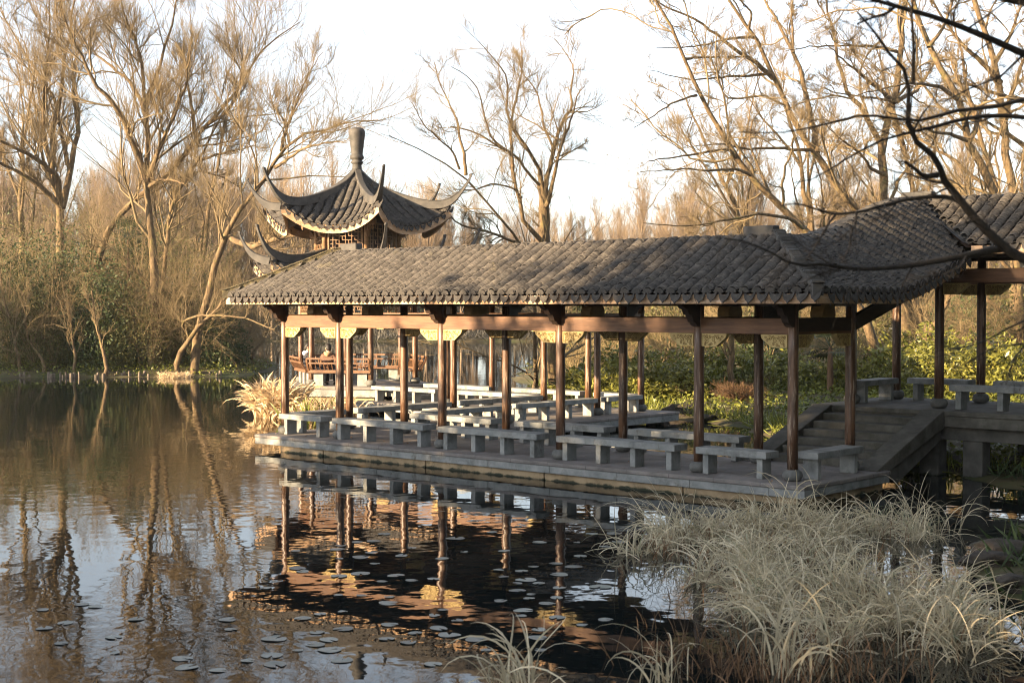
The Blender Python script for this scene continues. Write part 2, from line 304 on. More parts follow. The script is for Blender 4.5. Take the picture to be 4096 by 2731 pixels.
def water_material():
    m = bpy.data.materials.new('lake_water'); m.use_nodes = True; t = m.node_tree; N = t.nodes; K = t.links
    b = N['Principled BSDF']; b.inputs['Base Color'].default_value = (0.006, 0.009, 0.009, 1); b.inputs['Roughness'].default_value = 0.02
    b.inputs['IOR'].default_value = 1.33; b.inputs['Specular IOR Level'].default_value = 0.5
    g = N.new('ShaderNodeNewGeometry')
    # slow wind patches decide where the surface is ruffled
    big = N.new('ShaderNodeTexNoise'); big.inputs['Scale'].default_value = 0.09; big.inputs['Detail'].default_value = 2; K.new(g.outputs['Position'], big.inputs[0])
    amp = N.new('ShaderNodeMapRange'); amp.inputs['From Min'].default_value = 0.38; amp.inputs['From Max'].default_value = 0.62; amp.inputs['To Min'].default_value = 0.25; amp.inputs['To Max'].default_value = 1.0; K.new(big.outputs[0], amp.inputs[0])
    n1 = N.new('ShaderNodeTexNoise'); n1.inputs['Scale'].default_value = 1.1; n1.inputs['Detail'].default_value = 1.0; K.new(g.outputs['Position'], n1.inputs[0])
    n2 = N.new('ShaderNodeTexNoise'); n2.inputs['Scale'].default_value = 3.4; n2.inputs['Detail'].default_value = 1.5; K.new(g.outputs['Position'], n2.inputs[0])
    s2 = N.new('ShaderNodeMath'); s2.operation = 'MULTIPLY'; K.new(n2.outputs[0], s2.inputs[0]); K.new(amp.outputs[0], s2.inputs[1])
    s1 = N.new('ShaderNodeMath'); s1.operation = 'MULTIPLY_ADD'; s1.inputs[1].default_value = 1.3; K.new(n1.outputs[0], s1.inputs[0]); K.new(s2.outputs[0], s1.inputs[2])
    bp = N.new('ShaderNodeBump'); bp.inputs['Strength'].default_value = 1.0; bp.inputs['Distance'].default_value = 0.0032; K.new(s1.outputs[0], bp.inputs['Height']); K.new(bp.outputs[0], b.inputs['Normal'])
    return m
def build_water():
    P = [plan(-600, -300), plan(600, -300), plan(600, 700), plan(-600, 700)]
    o = MB().add([(p[0], p[1], WATER) for p in P], [[0, 1, 2, 3]]).build('water', water_material())
    tag(o, 'still dark lake water mirroring the walkway and bare trees', 'water', kind='structure')
build_water()

# ------------------------------------------------------------------ tiled roofs
A_ = 1.934; B_ = 3.244; W_ = 2.02                      # short bay, long bay, walkway width
FX = [0, A_, A_+B_, A_+2*B_, A_+3*B_, 2*A_+3*B_]
X4, X5 = FX[4], FX[5]
OV = 0.98; DE = W_/2 + OV                              # eave overhang, ridge-to-eave distance
ZE, ZR = 3.19, 4.17
def zt(d):
    s = np.clip(1-np.abs(d)/DE, 0, 1); z = ZE + (ZR+0.10-ZE)*s**1.06
    return np.minimum(z, ZR - 0.55*(np.clip(np.abs(d), 0, None)/1.0)**2*0.35 - 0.0*s)
def tiles(surf, cells, sgn_up=True, kind='cover', r=0.096, step=0.105, seed=1):
    """cells: (u,d) lower-end positions. surf(u,d)->(N,3). One curved tile per cell."""
    rng = np.random.default_rng(seed); n = len(cells); c = np.array(cells, float).reshape(n, 2)
    u = c[:, 0] + rng.normal(0, 0.005, n); d = c[:, 1] + rng.normal(0, 0.009, n)
    k = 7 if kind == 'cover' else 5
    th = np.linspace(-PI/2*0.96, PI/2*0.96, k); vz = 0.78 if kind == 'cover' else 1.0
    lift = rng.normal(0, 0.006, n); du = rng.normal(0, 0.010, n)
    V = []
    for e, (dd, rr, h) in enumerate(((0.0, 1.0, 0.046), (-0.16, 0.93, 0.0))):
        for inner in ((0, 1) if e == 0 else (0,)):
            ri = r*rr - 0.022*inner
            uu = u[:, None] + ri*np.sin(th)[None] + (du[:, None] if e else 0)
            dv = np.broadcast_to((d+dd)[:, None], uu.shape)
            p = surf(uu, np.clip(dv, 0.0, None))
            if kind == 'cover': zz = h + 0.035 + lift[:, None]*(1-e) + ri*np.cos(th)[None]*vz
            else: zz = h + 0.055 - ri*np.cos(th)[None]*0.6
            p = p.copy(); p[..., 2] += zz; V.append(p)
    # order: outer lower, inner lower, outer upper
    V = np.stack(V, 1)                                   # n,3,k,3
    base = np.arange(n)[:, None]*3*k; a = np.arange(k-1)[None]
    top = np.stack([base+a, base+a+1, base+2*k+a+1, base+2*k+a], -1)
    rim = np.stack([base+a+1, base+a, base+k+a, base+k+a+1], -1)
    Q = np.concatenate([top.reshape(-1, 4), rim.reshape(-1, 4)])
    rnd = np.repeat(np.clip(rng.normal(0.5, 0.28, n), 0, 1), 3*k)
    return V.reshape(-1, 3), Q, rnd
def join_np(parts):
    V = []; Q = []; Rn = []; b = 0
    for v, q, r in parts: V.append(v); Q.append(q+b); Rn.append(r); b += len(v)
    return np.concatenate(V), np.concatenate(Q), np.concatenate(Rn)
DRIP = [(-.105, .05), (-.06, .012), (0, 0), (.06, .012), (.105, .05), (.10, -.02), (.07, -.08), (.03, -.105), (0, -.145), (-.03, -.105), (-.07, -.08), (-.10, -.02)]
CAP = [(-.1, 0)] + [(.1*math.cos(t), .085*math.sin(t)) for t in np.linspace(PI, 0, 9)][1:-1] + [(.1, 0), (.05, -.015), (.02, .0), (-.02, -.012), (-.05, -.02)]
def eave_trim(mb_drip, mb_cap, mb_wire, P, tdir, ndir, k, rng):
    """one cover-tile end cap at P and one hanging drip tile half a row further on"""
    t = np.array([*tdir, 0.0]) if len(tdir) == 2 else np.array(tdir); n = np.array([*ndir, 0.0])
    j = rng.normal(0, 0.05); up = np.array([0, 0, 1.0]) + n*(-0.25) + t*j
    mb_cap.prism(CAP, P + n*0.012 + np.array([0, 0, .045]), t, (0, 0, 1), n*0.022)
    sc = 1+rng.normal(0, .05)
    mb_drip.prism([(a*sc, b*sc) for a, b in DRIP], P + t*0.125 + n*0.035 + np.array([0, 0, .005+rng.normal(0, .006)]), t+np.array([0, 0, j]), up, n*0.024)
    if k % 2 == 0:
        q = P + t*(0.03+rng.normal(0, .01)) + n*0.05
        mb_wire.tube([q+np.array([0, 0, .03]), q+t*.015+np.array([0, 0, -.06]), q+t*(.05+rng.normal(0, .02))+np.array([0, 0, -.15]), q+t*(.035+rng.normal(0, .02))-n*.02+np.array([0, 0, -.20])], .005, 4)
def roof_part(parent, name, o, e, Ln, outer0, outer1, zf=lambda u: 0*u, seed=1, sides=(1, -1), free1=False):
    """gable roof along e from o (ridge start). outer0/outer1: which side (+1/-1 of n) is the outside of the bend, None = open end"""
    o = np.array(o, float); e = np.array(e, float); nn = np.array([-e[1], e[0]])
    rng = np.random.default_rng(seed); root = None; parts = []
    def lim(s, d):
        lo = np.zeros_like(d) if outer0 is None else -d*(1 if outer0 == s else -1)
        hi = np.full_like(d, Ln) if outer1 is None else Ln + d*(1 if outer1 == s else -1)
        return lo, hi
    saddle = MB(); trims = []; sof_v = []; sof_f = []
    for s in sides:
        drip, cap, wire, fas = MB(), MB(), MB(), MB(); trims.append((drip, cap, wire, fas))
        def surf(u, d, s=s):
            u = np.asarray(u, float); d = np.asarray(d, float); xy = o + u[..., None]*e + (s*d)[..., None]*nn
            return np.concatenate([xy, (zt(d)+zf(u))[..., None]], -1)
        us = np.arange(-math.ceil(DE/0.25)*0.25, Ln+DE+0.2, 0.25)+0.02; ds = np.arange(DE, 0.04, -0.056); dp = np.arange(DE, 0.04, -0.112)
        U, D = np.meshgrid(us, ds, indexing='ij'); lo, hi = lim(s, D)
        ok = (U >= lo+0.02) & (U <= hi-0.02); parts.append(tiles(surf, np.stack([U[ok], D[ok]], 1), seed=seed+s))
        U, D = np.meshgrid(us, dp, indexing='ij'); lo, hi = lim(s, D); U2 = U+0.125; ok = (U2 >= lo+0.01) & (U2 <= hi-0.01); parts.append(tiles(surf, np.stack([U2[ok], D[ok]], 1), kind='pan', r=0.085, seed=seed+7+s))
        l0, h0 = (float(x) for x in lim(s, np.array(DE)))
        k = 0
        for u in us:
            if l0+0.05 < u < h0-0.12:
                sl = (zf(np.array(u+.1))-zf(np.array(u-.1)))/.2
                eave_trim(drip, cap, wire, surf(np.array(u), np.array(DE)), np.array([*e, sl]), s*nn, k, rng); k += 1
        uu = np.linspace(l0+0.05, h0-0.05, 28 if Ln > 4 else 16); za = zf(uu)
        for a, b, z0, z1 in zip(uu[:-1], uu[1:], za[:-1], za[1:]):
            p = [o+e*a+nn*s*(DE-.07), o+e*b+nn*s*(DE-.07), o+e*b+nn*s*(DE-.02), o+e*a+nn*s*(DE-.02)]
            zz = [z0, z1, z1, z0]
            fas.hexa([(q[0], q[1], 3.04+z) for q, z in zip(p, zz)] + [(q[0], q[1], 3.20+z) for q, z in zip(p, zz)])
        dd = np.linspace(0, DE-.07, 9)
        for i, d in enumerate(dd):
            l, h = (float(x) for x in lim(s, np.array(d))); u = np.linspace(l, h, 24)
            p = surf(u, np.full(24, d)); p[:, 2] += -0.05; b = len(sof_v); sof_v += p.tolist()
            if i: sof_f += [[b+j-24, b+j-23, b+j+1, b+j] for j in range(23)]
    V, Q, rn = join_np(parts)
    tl = link(name, np_mesh(name, V, Q, rn), M['tile'], parent)
    # saddle tiles folded over the top of the roof
    l0 = 0.12 if outer0 is not None else 0; 
    for u in np.arange(l0, Ln-(0.1 if outer1 is not None else 0), 0.25):
        hh = []
        for ang in np.linspace(-1, 1, 9):
            d = ang*0.36; hh.append((d, zt(np.array(abs(d)))+0.045))
        vs = []; 
        for (d, z) in hh:
            for t in np.linspace(0, PI, 6):
                uu = u+0.125+0.098*math.cos(t); p = o+e*uu+nn*d; vs.append((p[0], p[1], float(z)+float(zf(np.array(uu)))+0.098*math.sin(t)*(1+rng.normal(0, .03))))
        saddle.add(vs, [[i*6+j, i*6+j+1, i*6+j+7, i*6+j+6] for i in range(8) for j in range(5)])
    saddle.build('saddle_tile_row', M['ridge'], tl, smooth=False)
    for drip, cap, wire, fas in trims:
        if not drip.v: continue
        drip.build('drip_tile_row', M['tile'], tl); cap.build('end_tile_row', M['tile'], tl)
        wire.build('tile_wires', M['wire'], tl); fas.build('eave_board', M['fascia'], parent)
    MB().add(sof_v, sof_f).build('soffit', M['dark'], parent)
    return tl
def hip(parent, c, out, zf0=0.0, hm='mossridge'):
    """raised hip ridge from ridge corner c (x,y) outward along the diagonal `out` (unit-ish in x,y per unit d)"""
    c = np.array(c, float); out = np.array(out, float); m = MB(); cap = MB()
    ds = np.linspace(0.05, DE+0.02, 22); dirn = out/np.linalg.norm(out); sd_ = np.array([-dirn[1], dirn[0]])
    pr = []
    for d in ds:
        p = c+out*d; z = float(zt(np.array(d)))+zf0; pr.append((p, z))
    for (p, z), (q, y) in zip(pr[:-1], pr[1:]):
        m.hexa([(*(p-sd_*.085), z-.02), (*(p+sd_*.085), z-.02), (*(q+sd_*.085), y-.02), (*(q-sd_*.085), y-.02),
                (*(p-sd_*.085), z+.17), (*(p+sd_*.085), z+.17), (*(q+sd_*.085), y+.17), (*(q-sd_*.085), y+.17)])
    h = m.build('hip_ridge', M[hm], parent)
    rng = np.random.default_rng(5); L = np.linspace(0.05, DE+0.02, 70)
    for d in L:
        p = c+out*d; z = float(zt(np.array(d)))+zf0+.185+rng.normal(0, .006); q = p+out*0.035; y = float(zt(np.array(d+.035)))+zf0+.20
        ww = .105+rng.normal(0, .006)
        cap.hexa([(*(p-sd_*ww), z-.012), (*(p+sd_*ww), z-.012), (*(q+sd_*ww), y-.012), (*(q-sd_*ww), y-.012),
                  (*(p-sd_*ww*.8), z+.015), (*(p+sd_*ww*.8), z+.015), (*(q+sd_*ww*.8), y+.015), (*(q-sd_*ww*.8), y+.015)])
    cap.build('hip_cap_tiles', M[hm], h)
def ridge_block(parent, x0, x1, y, z0, z1, along='x'):
    m = MB()
    m.box(x0, x1, y-.11, y+.11, z0, z1) if along == 'x' else m.box(y-.11, y+.11, x0, x1, z0, z1)
    o = m.build('ridge_block', M['ridge'], parent, bevel=.015)
    return o

# ------------------------------------------------------------------ timber frame pieces (built once, copied)
def column_mesh(h):
    m = MB(); k = 8; prof = [(0.093, 0.16), (0.094, h*0.3), (0.092, h*0.7), (0.088, h)]
    return m.lathe(prof, n=20).mesh('column', smooth=True)
drum_me = MB().lathe([(0.10, 0.0), (0.145, 0.02), (0.172, 0.075), (0.175, 0.105), (0.155, 0.16), (0.115, 0.195), (0.05, 0.20)], n=24).mesh('base_drum', smooth=True)
def put(name, me, m, parent, loc, rz=0, flip=None):
    o = link(name, me, m, parent); o.location = loc; o.rotation_euler = (0, 0, rz)
    if flip: o.scale = flip
    return o
col_me = {}
def column(parent, x, y, z=0, h=3.1):
    if h not in col_me: col_me[h] = column_mesh(h)
    c = put('column', col_me[h], M['pillar'], parent, (x, y, z), random.uniform(0, 6))
    d = put('base_drum', drum_me, M['drum'], c, (0, 0, 0)); return c
GB = [(0.09, 0), (0.62, 0), (0.605, -.06), (0.40, -.225), (0.09, -.225)]
def gilt_mesh():
    m = MB(); m.prism(GB, (0, 0, 0), (1, 0, 0), (0, 0, 1), (0, 0.085, 0))
    for y in (-.043, .043):                                   # raised border and scrolls on both faces
        n = len(GB); cx, cz = .32, -.1
        for i in range(n):
            a, b = GB[i], GB[(i+1) % n]
            m.bar((a[0]*.96+cx*.04, y, a[1]*.94+cz*.06), (b[0]*.96+cx*.04, y, b[1]*.94+cz*.06), .016, .018, up=(0, 1, 0))
    return m.mesh('carved_bracket')
def scroll_mesh():
    m = MB()
    for y in (-.046, .046):
        for (cx, cz, r0, turns, ph, sg) in ((.20, -.13, .058, 1.5, 0.4, 1), (.33, -.10, .05, 1.3, 2.2, -1), (.20, -.05, .03, 1.2, 3.5, -1), (.43, -.065, .04, 1.2, 1.0, 1), (.29, -.18, .03, 1.2, 4, 1), (.52, -.045, .025, 1.0, 0, -1), (.15, -.19, .03, 1.1, 2, -1), (.25, -.20, .022, 1, 0, 1), (.37, -.155, .026, 1.1, 5, -1), (.27, -.06, .03, 1.2, 1.5, 1), (.14, -.05, .028, 1, 4.5, 1), (.37, -.045, .022, 1, 3, -1), (.48, -.1, .026, 1, 2.5, -1)):
            pts = []
            for i in range(12):
                f = i/11; a = ph+sg*f*turns*2*PI; r = r0*(1-f*.8); pts.append((cx+r*math.cos(a), y, cz+r*math.sin(a)))
            m.tube(pts, .0065, 4)
    return m.mesh('scrollwork')
gilt_me = gilt_mesh(); scroll_me = scroll_mesh()
def gilt(parent, x, y, z, rz, sx=1):
    g = put('carved_bracket', gilt_me, M['gilt'], parent, (x, y, z), rz, (sx, 1, 1))
    put('scrollwork', scroll_me, M['giltdark'], g, (0, 0, 0)); return g
CB = [(0.0, .62), (.60, .62), (.60, .52), (.52, .44), (.47, .46), (.42, .36), (.38, .27), (.31, .28), (.27, .19), (.23, .08), (.17, .05), (.13, -.02), (.06, -.04), (0.0, -.03)]
corbel_me = MB().prism(CB, (0, 0, 0), (1, 0, 0), (0, 0, 1), (0, .13, 0)).mesh('corbel')
def corbel(parent, x, y, z, rz): return put('corbel', corbel_me, M['dark'], parent, (x, y, z+.235), rz, (.92, 1, .66))
strut_me = None
def strut(parent, x, y, z):
    global strut_me
    if strut_me is None:
        pr = [(-.24, 0), (.24, 0), (.235, .10), (.20, .21), (.14, .27), (-.14, .27), (-.20, .21), (-.235, .10)]
        strut_me = MB().prism(pr, (0, 0, 0), (0, 1, 0), (0, 0, 1), (.26, 0, 0)).mesh('strut_block', bevel=.02)
    return put('strut_block', strut_me, M['giltdark'], parent, (x, y, z))
def beam(parent, p, q, z0=2.513, z1=2.79, th=.095, m='beam', name='beam', trim=.07):
    p = np.array(p, float); q = np.array(q, float); d = (q-p)/np.linalg.norm(q-p); p = p+d*trim; q = q-d*trim
    b = MB(); n = np.array([-d[1], d[0]])*th/2
    b.hexa([(*(p-n), z0), (*(p+n), z0), (*(q+n), z0), (*(q-n), z0), (*(p-n), z1), (*(p+n), z1), (*(q+n), z1), (*(q-n), z1)])
    return b.build(name, M[m], parent, bevel=.006)
def bay(parent, p, q, z=0, gilts=True):
    """beam between two columns with a carved bracket under each end"""
    p = np.array(p, float); q = np.array(q, float); beam(parent, p, q, 2.513+z, 2.79+z)
    beam(parent, p, q, 3.0+z, 3.13+z, .14, 'dark', 'purlin', 0)
    if gilts:
        a = math.atan2(q[1]-p[1], q[0]-p[0]); gilt(parent, p[0], p[1], 2.508+z, a); gilt(parent, q[0], q[1], 2.508+z, a+PI)

# ------------------------------------------------------------------ the front walkway
wk = thing('covered_walkway', 'long grey tiled walkway along the waterfront with six timber pillars facing the lake', 'walkway')
roof_part(wk, 'roof_tiles', (A_/2, W_/2), (1, 0), X5-A_, -1, -1, seed=3)
hip(wk, (A_/2, W_/2), (-1, -1)); hip(wk, (X5-A_/2, W_/2), (1, -1), hm='ridge')
ridge_block(wk, A_/2-.06, A_/2+.52, W_/2, 4.10, 4.46); ridge_block(wk, X5-A_/2-.62, X5-A_/2+.02, W_/2, 4.12, 4.46)
for i, x in enumerate(FX):
    column(wk, x, 0); corbel(wk, x, -.05, 2.43, -PI/2)
    column(wk, x, W_)
    if i in (2, 3, 4): corbel(wk, x, W_+.05, 2.43, PI/2)
    beam(wk, (x, 0), (x, W_), 2.56, 2.80, .11, 'dark', 'cross_beam'); strut(wk, x, W_/2, 2.80)
    if 0 < i < 5: MB().box(x-.07, x+.07, W_/2-.07, W_/2+.07, 3.06, 4.06).build('king_post', M['dark'], wk)
for i in range(5):
    bay(wk, (FX[i], 0), (FX[i+1], 0), gilts=True)
for i in (1, 2, 3): bay(wk, (FX[i], W_), (FX[i+1], W_))
bay(wk, (FX[0], 0), (FX[0], W_)); bay(wk, (X5, 0), (X5, W_))
MB().box(A_/2, X5-A_/2, W_/2-.08, W_/2+.08, 3.98, 4.06).build('ridge_pole', M['dark'], wk)

# ------------------------------------------------------------------ the walkway behind, leading back and then left to the pavilion
Y1, Y2, Y3 = 5.70, 9.40, 11.42
wb = thing('covered_walkway', 'tiled walkway behind the front one, turning left towards the hexagonal pavilion', 'walkway')
roof_part(wb, 'roof_tiles', (A_/2, W_/2), (0, 1), (Y2+Y3)/2-W_/2, 1, -1, seed=13)
roof_part(wb, 'roof_tiles', (A_/2, (Y2+Y3)/2), (-1, 0), 7.6, -1, None, seed=17)
for y in (Y1, Y2, Y3):
    for x in (0, A_): column(wb, x, y)
for x in (-3.85,):
    for y in (Y2, Y3): column(wb, x, y)
for x in (0, A_):
    bay(wb, (x, W_), (x, Y1)); bay(wb, (x, Y1), (x, Y2))
    corbel(wb, x, Y1, 2.43, PI if x == 0 else 0)
    beam(wb, (0, Y1), (A_, Y1), 2.56, 2.80, .11, 'dark', 'cross_beam') if x == 0 else None
bay(wb, (A_, Y2), (A_, Y3)); bay(wb, (0, Y3), (A_, Y3))
for y in (Y2, Y3): bay(wb, (-3.85, y), (0, y)); bay(wb, (-7.0, y), (-3.85, y))
strut(wb, A_/2, Y1, 2.80)

# ------------------------------------------------------------------ the stair walkway and the upper walkway
YU0, YU1, ZU = 5.70, 7.72, 0.95
yr0 = W_/2
def rise(u):
    t = np.clip((np.asarray(u)+yr0-1.75)/(6.2-1.75), 0, 1); return ZU*(t*t*(3-2*t)*.75+.25*t)
wu = thing('covered_walkway', 'dark tiled walkway climbing over the stairs to the upper deck at right', 'walkway')
roof_part(wu, 'roof_tiles', (X5-A_/2, W_/2), (0, 1), (YU0+YU1)/2-W_/2, -1, 1, zf=rise, seed=23)
roof_part(wu, 'roof_tiles', (X5-A_/2, (YU0+YU1)/2), (1, 0), 13, 1, None, zf=lambda u: ZU+0*u, seed=29)
ridge_block(wu, 12.30, 12.98, (YU0+YU1)/2, 4.15+ZU, 4.45+ZU)
MB().box(12.98, 13.5, (YU0+YU1)/2-.09, (YU0+YU1)/2+.09, 4.12+ZU, 4.36+ZU).build('ridge_block', M['ridge'], wu)
# valley gutter of the inner corner and hip of the outer one
for out in ((1, -1),):
    m = MB(); c = np.array([X5-A_/2, (YU0+YU1)/2])
    for d0, d1 in zip(np.linspace(0, DE, 12)[:-1], np.linspace(0, DE, 12)[1:]):
        p = c+np.array(out)*d0; q = c+np.array(out)*d1; sdv = np.array([1, 1])/math.sqrt(2)*.11; z = float(zt(np.array(d0)))+ZU+.06; y = float(zt(np.array(d1)))+ZU+.06
        m.add([(*(p-sdv), z+.03), (*p, z-.02), (*(p+sdv), z+.03), (*(q-sdv), y+.03), (*q, y-.02), (*(q+sdv), y+.03)], [[0, 1, 4, 3], [1, 2, 5, 4]])
    m.build('valley_gutter', M['ridge'], wu)
for x in (X4, X5):
    for y in (YU0, YU1): column(wu, x, y, ZU)
for x in (X5+B_, X5+2*B_, X5+3*B_):
    for y in (YU0, YU1): column(wu, x, y, ZU)
for k in range(3):
    for y in (YU0, YU1): bay(wu, (X5+k*B_, y), (X5+(k+1)*B_, y), ZU)
bay(wu, (X4, YU0), (X4, YU1), ZU); bay(wu, (X4, YU1), (X5, YU1), ZU)
for x in (X4, X5):
    MB().bar((x, W_+.05, 2.68), (x, YU0-.05, 2.68+ZU), .10, .26).build('sloping_beam', M['dark'], wu)
    MB().bar((x, W_, 3.07), (x, YU0, 3.07+ZU), .14, .13).build('sloping_purlin', M['dark'], wu)
    corbel(wu, x, YU0 if x == X5 else YU1, 2.43+ZU, 0 if x == X5 else PI/2)

# ------------------------------------------------------------------ stone decks
def slab_edge(mb, x0, x1, y0, y1, z0, z1): mb.box(x0, x1, y0, y1, z0, z1)
dk = thing('stone_deck', 'low grey stone deck under the front walkway standing on a tan wall in the water', 'deck')
MB().box(-.45, X5+.55, -.56, W_+.52, -.075, 0).build('deck_paving', M['deck'], dk, bevel=.012)
fm = MB()
xs = [-.45] + [x for x in np.arange(.5, X5, 1.62)] + [X5+.55]
for a, b in zip(xs[:-1], xs[1:]): fm.box(a+.002, b-.002, -.545, -.28, -.215, -.077)
for a, b in zip(np.linspace(-.28, W_+.5, 3)[:-1], np.linspace(-.28, W_+.5, 3)[1:]): fm.box(X5+.28, X5+.535, a+.004, b, -.215, -.077); fm.box(-.435, -.2, a+.004, b, -.215, -.077)
fm.box(-.2, X5+.28, W_+.25, W_+.50, -.215, -.077)
fm.build('fascia', M['stone'], dk, bevel=.006)
wm = MB()
for a, b in zip([0.42]+FX[1:], FX[1:]+[X5+.4]): wm.box(a+.014, b-.014, -.50, -.2, -1.6, -.217)
wm.box(.42, X5+.4, -.20, -.12, -1.6, -.22); wm.box(X5+.1, X5+.45, -.2, W_+.4, -1.6, -.218); wm.box(.42, .7, -.2, W_+.4, -1.6, -.219)
for x in FX[1:5]: wm.box(x-.16, x+.16, W_+.1, W_+.42, -1.6, -.218)
wm.build('base_wall', M['tan'], dk, bevel=.008)
db = thing('stone_deck', 'stone deck on piers behind, bending away to the hexagonal pavilion', 'deck')
MB().box(-.55, A_+.95, W_+.525, 12.0, -.075, -.001).build('deck_paving', M['deck'], db, bevel=.012)
MB().box(-7.6, -.555, Y2-.62, 12.0, -.075, -.001).build('deck_paving', M['deck'], db, bevel=.012)
fm = MB(); fm.box(A_+.70, A_+.93, W_+.54, 11.98, -.26, -.077); fm.box(-.53, -.3, W_+.54, Y2-.6, -.26, -.077); fm.box(-7.58, -.53, Y2-.6, Y2-.38, -.26, -.077); fm.box(-7.58, A_+.7, 11.7, 11.97, -.26, -.077)
fm.build('fascia', M['stone'], db, bevel=.006)
for y in (3.4, Y1, 7.6, Y2, Y3): [MB().box(x0, x0+.38, y-.17, y+.17, -1.8, -.08).build('pier', M['pier'], db) for x0 in (-.28, A_+.3)]
for x in (-2, -4, -6, -7.3): [MB().box(x-.17, x+.17, y0, y0+.3, -1.8, -.08).build('pier', M['pier'], db) for y0 in (Y2-.36, Y3-.03)]
du_ = thing('stone_deck', 'raised stone deck on tall piers at the right, above the stairs', 'deck')
MB().box(X4-.55, 27, YU0-.74, YU1+.6, ZU-.10, ZU).build('deck_paving', M['shadestone'], du_, bevel=.012)
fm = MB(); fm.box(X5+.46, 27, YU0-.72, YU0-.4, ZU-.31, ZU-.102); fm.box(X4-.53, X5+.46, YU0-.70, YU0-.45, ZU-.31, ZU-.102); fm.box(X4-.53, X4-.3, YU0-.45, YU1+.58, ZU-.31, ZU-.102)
fm.build('fascia', M['shadestone'], du_, bevel=.006)
MB().box(X4-.3, 27, YU0-.50, YU0-.22, ZU-.58, ZU-.312).box(X4-.3, 27, YU1+.1, YU1+.4, ZU-.58, ZU-.312).build('girder', M['pier'], du_, bevel=.008)
for x in (12.0, 13.62, 14.52, 17.2, 20.2): MB().box(x-.2, x+.2, YU0-.48, YU0-.1, -2, ZU-.585).build('pier', M['pier'], du_, bevel=.01)
for x in (12.0, 14.6, 18.0): MB().box(x-.2, x+.2, YU1, YU1+.38, -2, ZU-.585).build('pier', M['pier'], du_, bevel=.01)
# stairs
st = thing('stone_staircase', 'wide stone stairs between sloping stone cheeks climbing to the raised deck', 'stairs')
nst = 7; ys = np.linspace(W_+.55, 4.96, nst); zs = np.linspace(0, ZU, nst+1)[1:]
for i in range(nst-1):
    MB().box(11.62, 13.60, ys[i], ys[i+1]+.25, zs[i]-.17, zs[i]).build('step', M['shadestone'], st, bevel=.012)
for x0, x1 in ((11.18, 11.61), (13.61, 14.06)):
    y0, y1 = W_+.16, 4.955
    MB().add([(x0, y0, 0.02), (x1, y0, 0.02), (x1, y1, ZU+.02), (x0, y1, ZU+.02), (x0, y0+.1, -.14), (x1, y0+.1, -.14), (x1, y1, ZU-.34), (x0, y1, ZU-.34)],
             [[0, 1, 2, 3], [7, 6, 5, 4], [0, 4, 5, 1], [1, 5, 6, 2], [2, 6, 7, 3], [3, 7, 4, 0]]).build('stringer', M['shadestone'], st, bevel=.012)
    MB().add([(x0+.06, y0+.3, -.06), (x1-.06, y0+.3, -.06), (x1-.06, y1, ZU-.345), (x0+.06, y1, ZU-.345), (x0+.06, y0+.9, -.3), (x1-.06, y0+.9, -.3), (x1-.06, y1, ZU-.56), (x0+.06, y1, ZU-.56)],
             [[0, 1, 2, 3], [7, 6, 5, 4], [0, 4, 5, 1], [1, 5, 6, 2], [2, 6, 7, 3], [3, 7, 4, 0]]).build('stringer_beam', M['pier'], st)

# ------------------------------------------------------------------ stone benches
def bench(label, p, q, z=0, legs=None, wd=.42, group='stone benches along the walkways'):
    p = np.array(p, float); q = np.array(q, float); L = np.linalg.norm(q-p); a = math.atan2(q[1]-p[1], q[0]-p[0])
    t = thing('stone_bench', label, 'bench', (*((p+q)/2), z), a, group)
    nseg = 1 if L < 1.7 else (2 if L < 2.4 else 3)
    ed = np.linspace(-L/2, L/2, nseg+1); m = MB()
    for i, (x0, x1) in enumerate(zip(ed[:-1], ed[1:])):
        m.box(x0+.0015*(i > 0), x1-.0015*(i < nseg-1), -wd/2, wd/2, .36+.003*(i % 2), .48+.003*(i % 2))
    m.build('seat', M['stone'], t, bevel=.012, seg=2)
    n = legs or (2 if L < 1.7 else 4 if L > 2.2 else 3)
    for x in np.linspace(-L/2+.17, L/2-.17, n): MB().box(x-.06, x+.06, -.15, .15, 0, .359).build('leg', M['stone'], t, bevel=.008)
    return t
bench('short grey stone bench at the left end of the front row, by the lake', (-.03, .04), (1.47, .04))
bench('long grey stone bench in front of the second and third lakeside pillars from the left', (1.9, .0), (4.80, .0))
bench('long grey stone bench with a chipped edge in the middle of the front row', (5.24, .0), (7.98, .0))
bench('long grey stone bench in the front row, its right end at the fifth lakeside pillar', (8.48, .0), (11.28, .0))
bench('short grey stone bench in the front row just before the corner by the dry reeds', (11.74, .0), (13.2, .0))
bench('short grey stone bench set crosswise at the foot of the stairs', (13.72, .28), (13.72, 1.92))
bench('dark shaded stone bench set crosswise at the left end of the front walkway', (-.02, .32), (-.02, 1.75))
bench('sunny stone bench in the second row, nearest the pavilion, between inner pillars', (2.22, 2.12), (4.82, 2.12))
bench('stone bench in the middle of the second row, before the side deck', (5.5, 2.12), (8.0, 2.12))
bench('stone bench in the second row beside the stairs, water showing beneath it', (8.62, 2.12), (11.3, 2.12))
bench('dark stone bench running away on the lake side of the rear deck, nearer one', (-.02, 2.3), (-.02, 5.45))
bench('dark stone bench running away on the lake side of the rear deck, farther one', (-.02, 5.95), (-.02, 9.15))
bench('stone bench running away on the bank side of the rear deck, nearer one', (A_+.02, 2.5), (A_+.02, 5.6))
bench('stone bench running away on the bank side of the rear deck, farther one', (A_+.02, 6.0), (A_+.02, 9.15))
bench('short stone bench at the far bank-side corner of the rear deck', (A_+.02, 9.6), (A_+.02, 11.2))
bench('sunlit cream bench reaching from the pavilion platform along the rear deck', (-7.0, Y2), (-4.15, Y2))
bench('sunlit cream bench ending at the bend of the rear deck', (-3.45, Y2), (-.25, Y2))
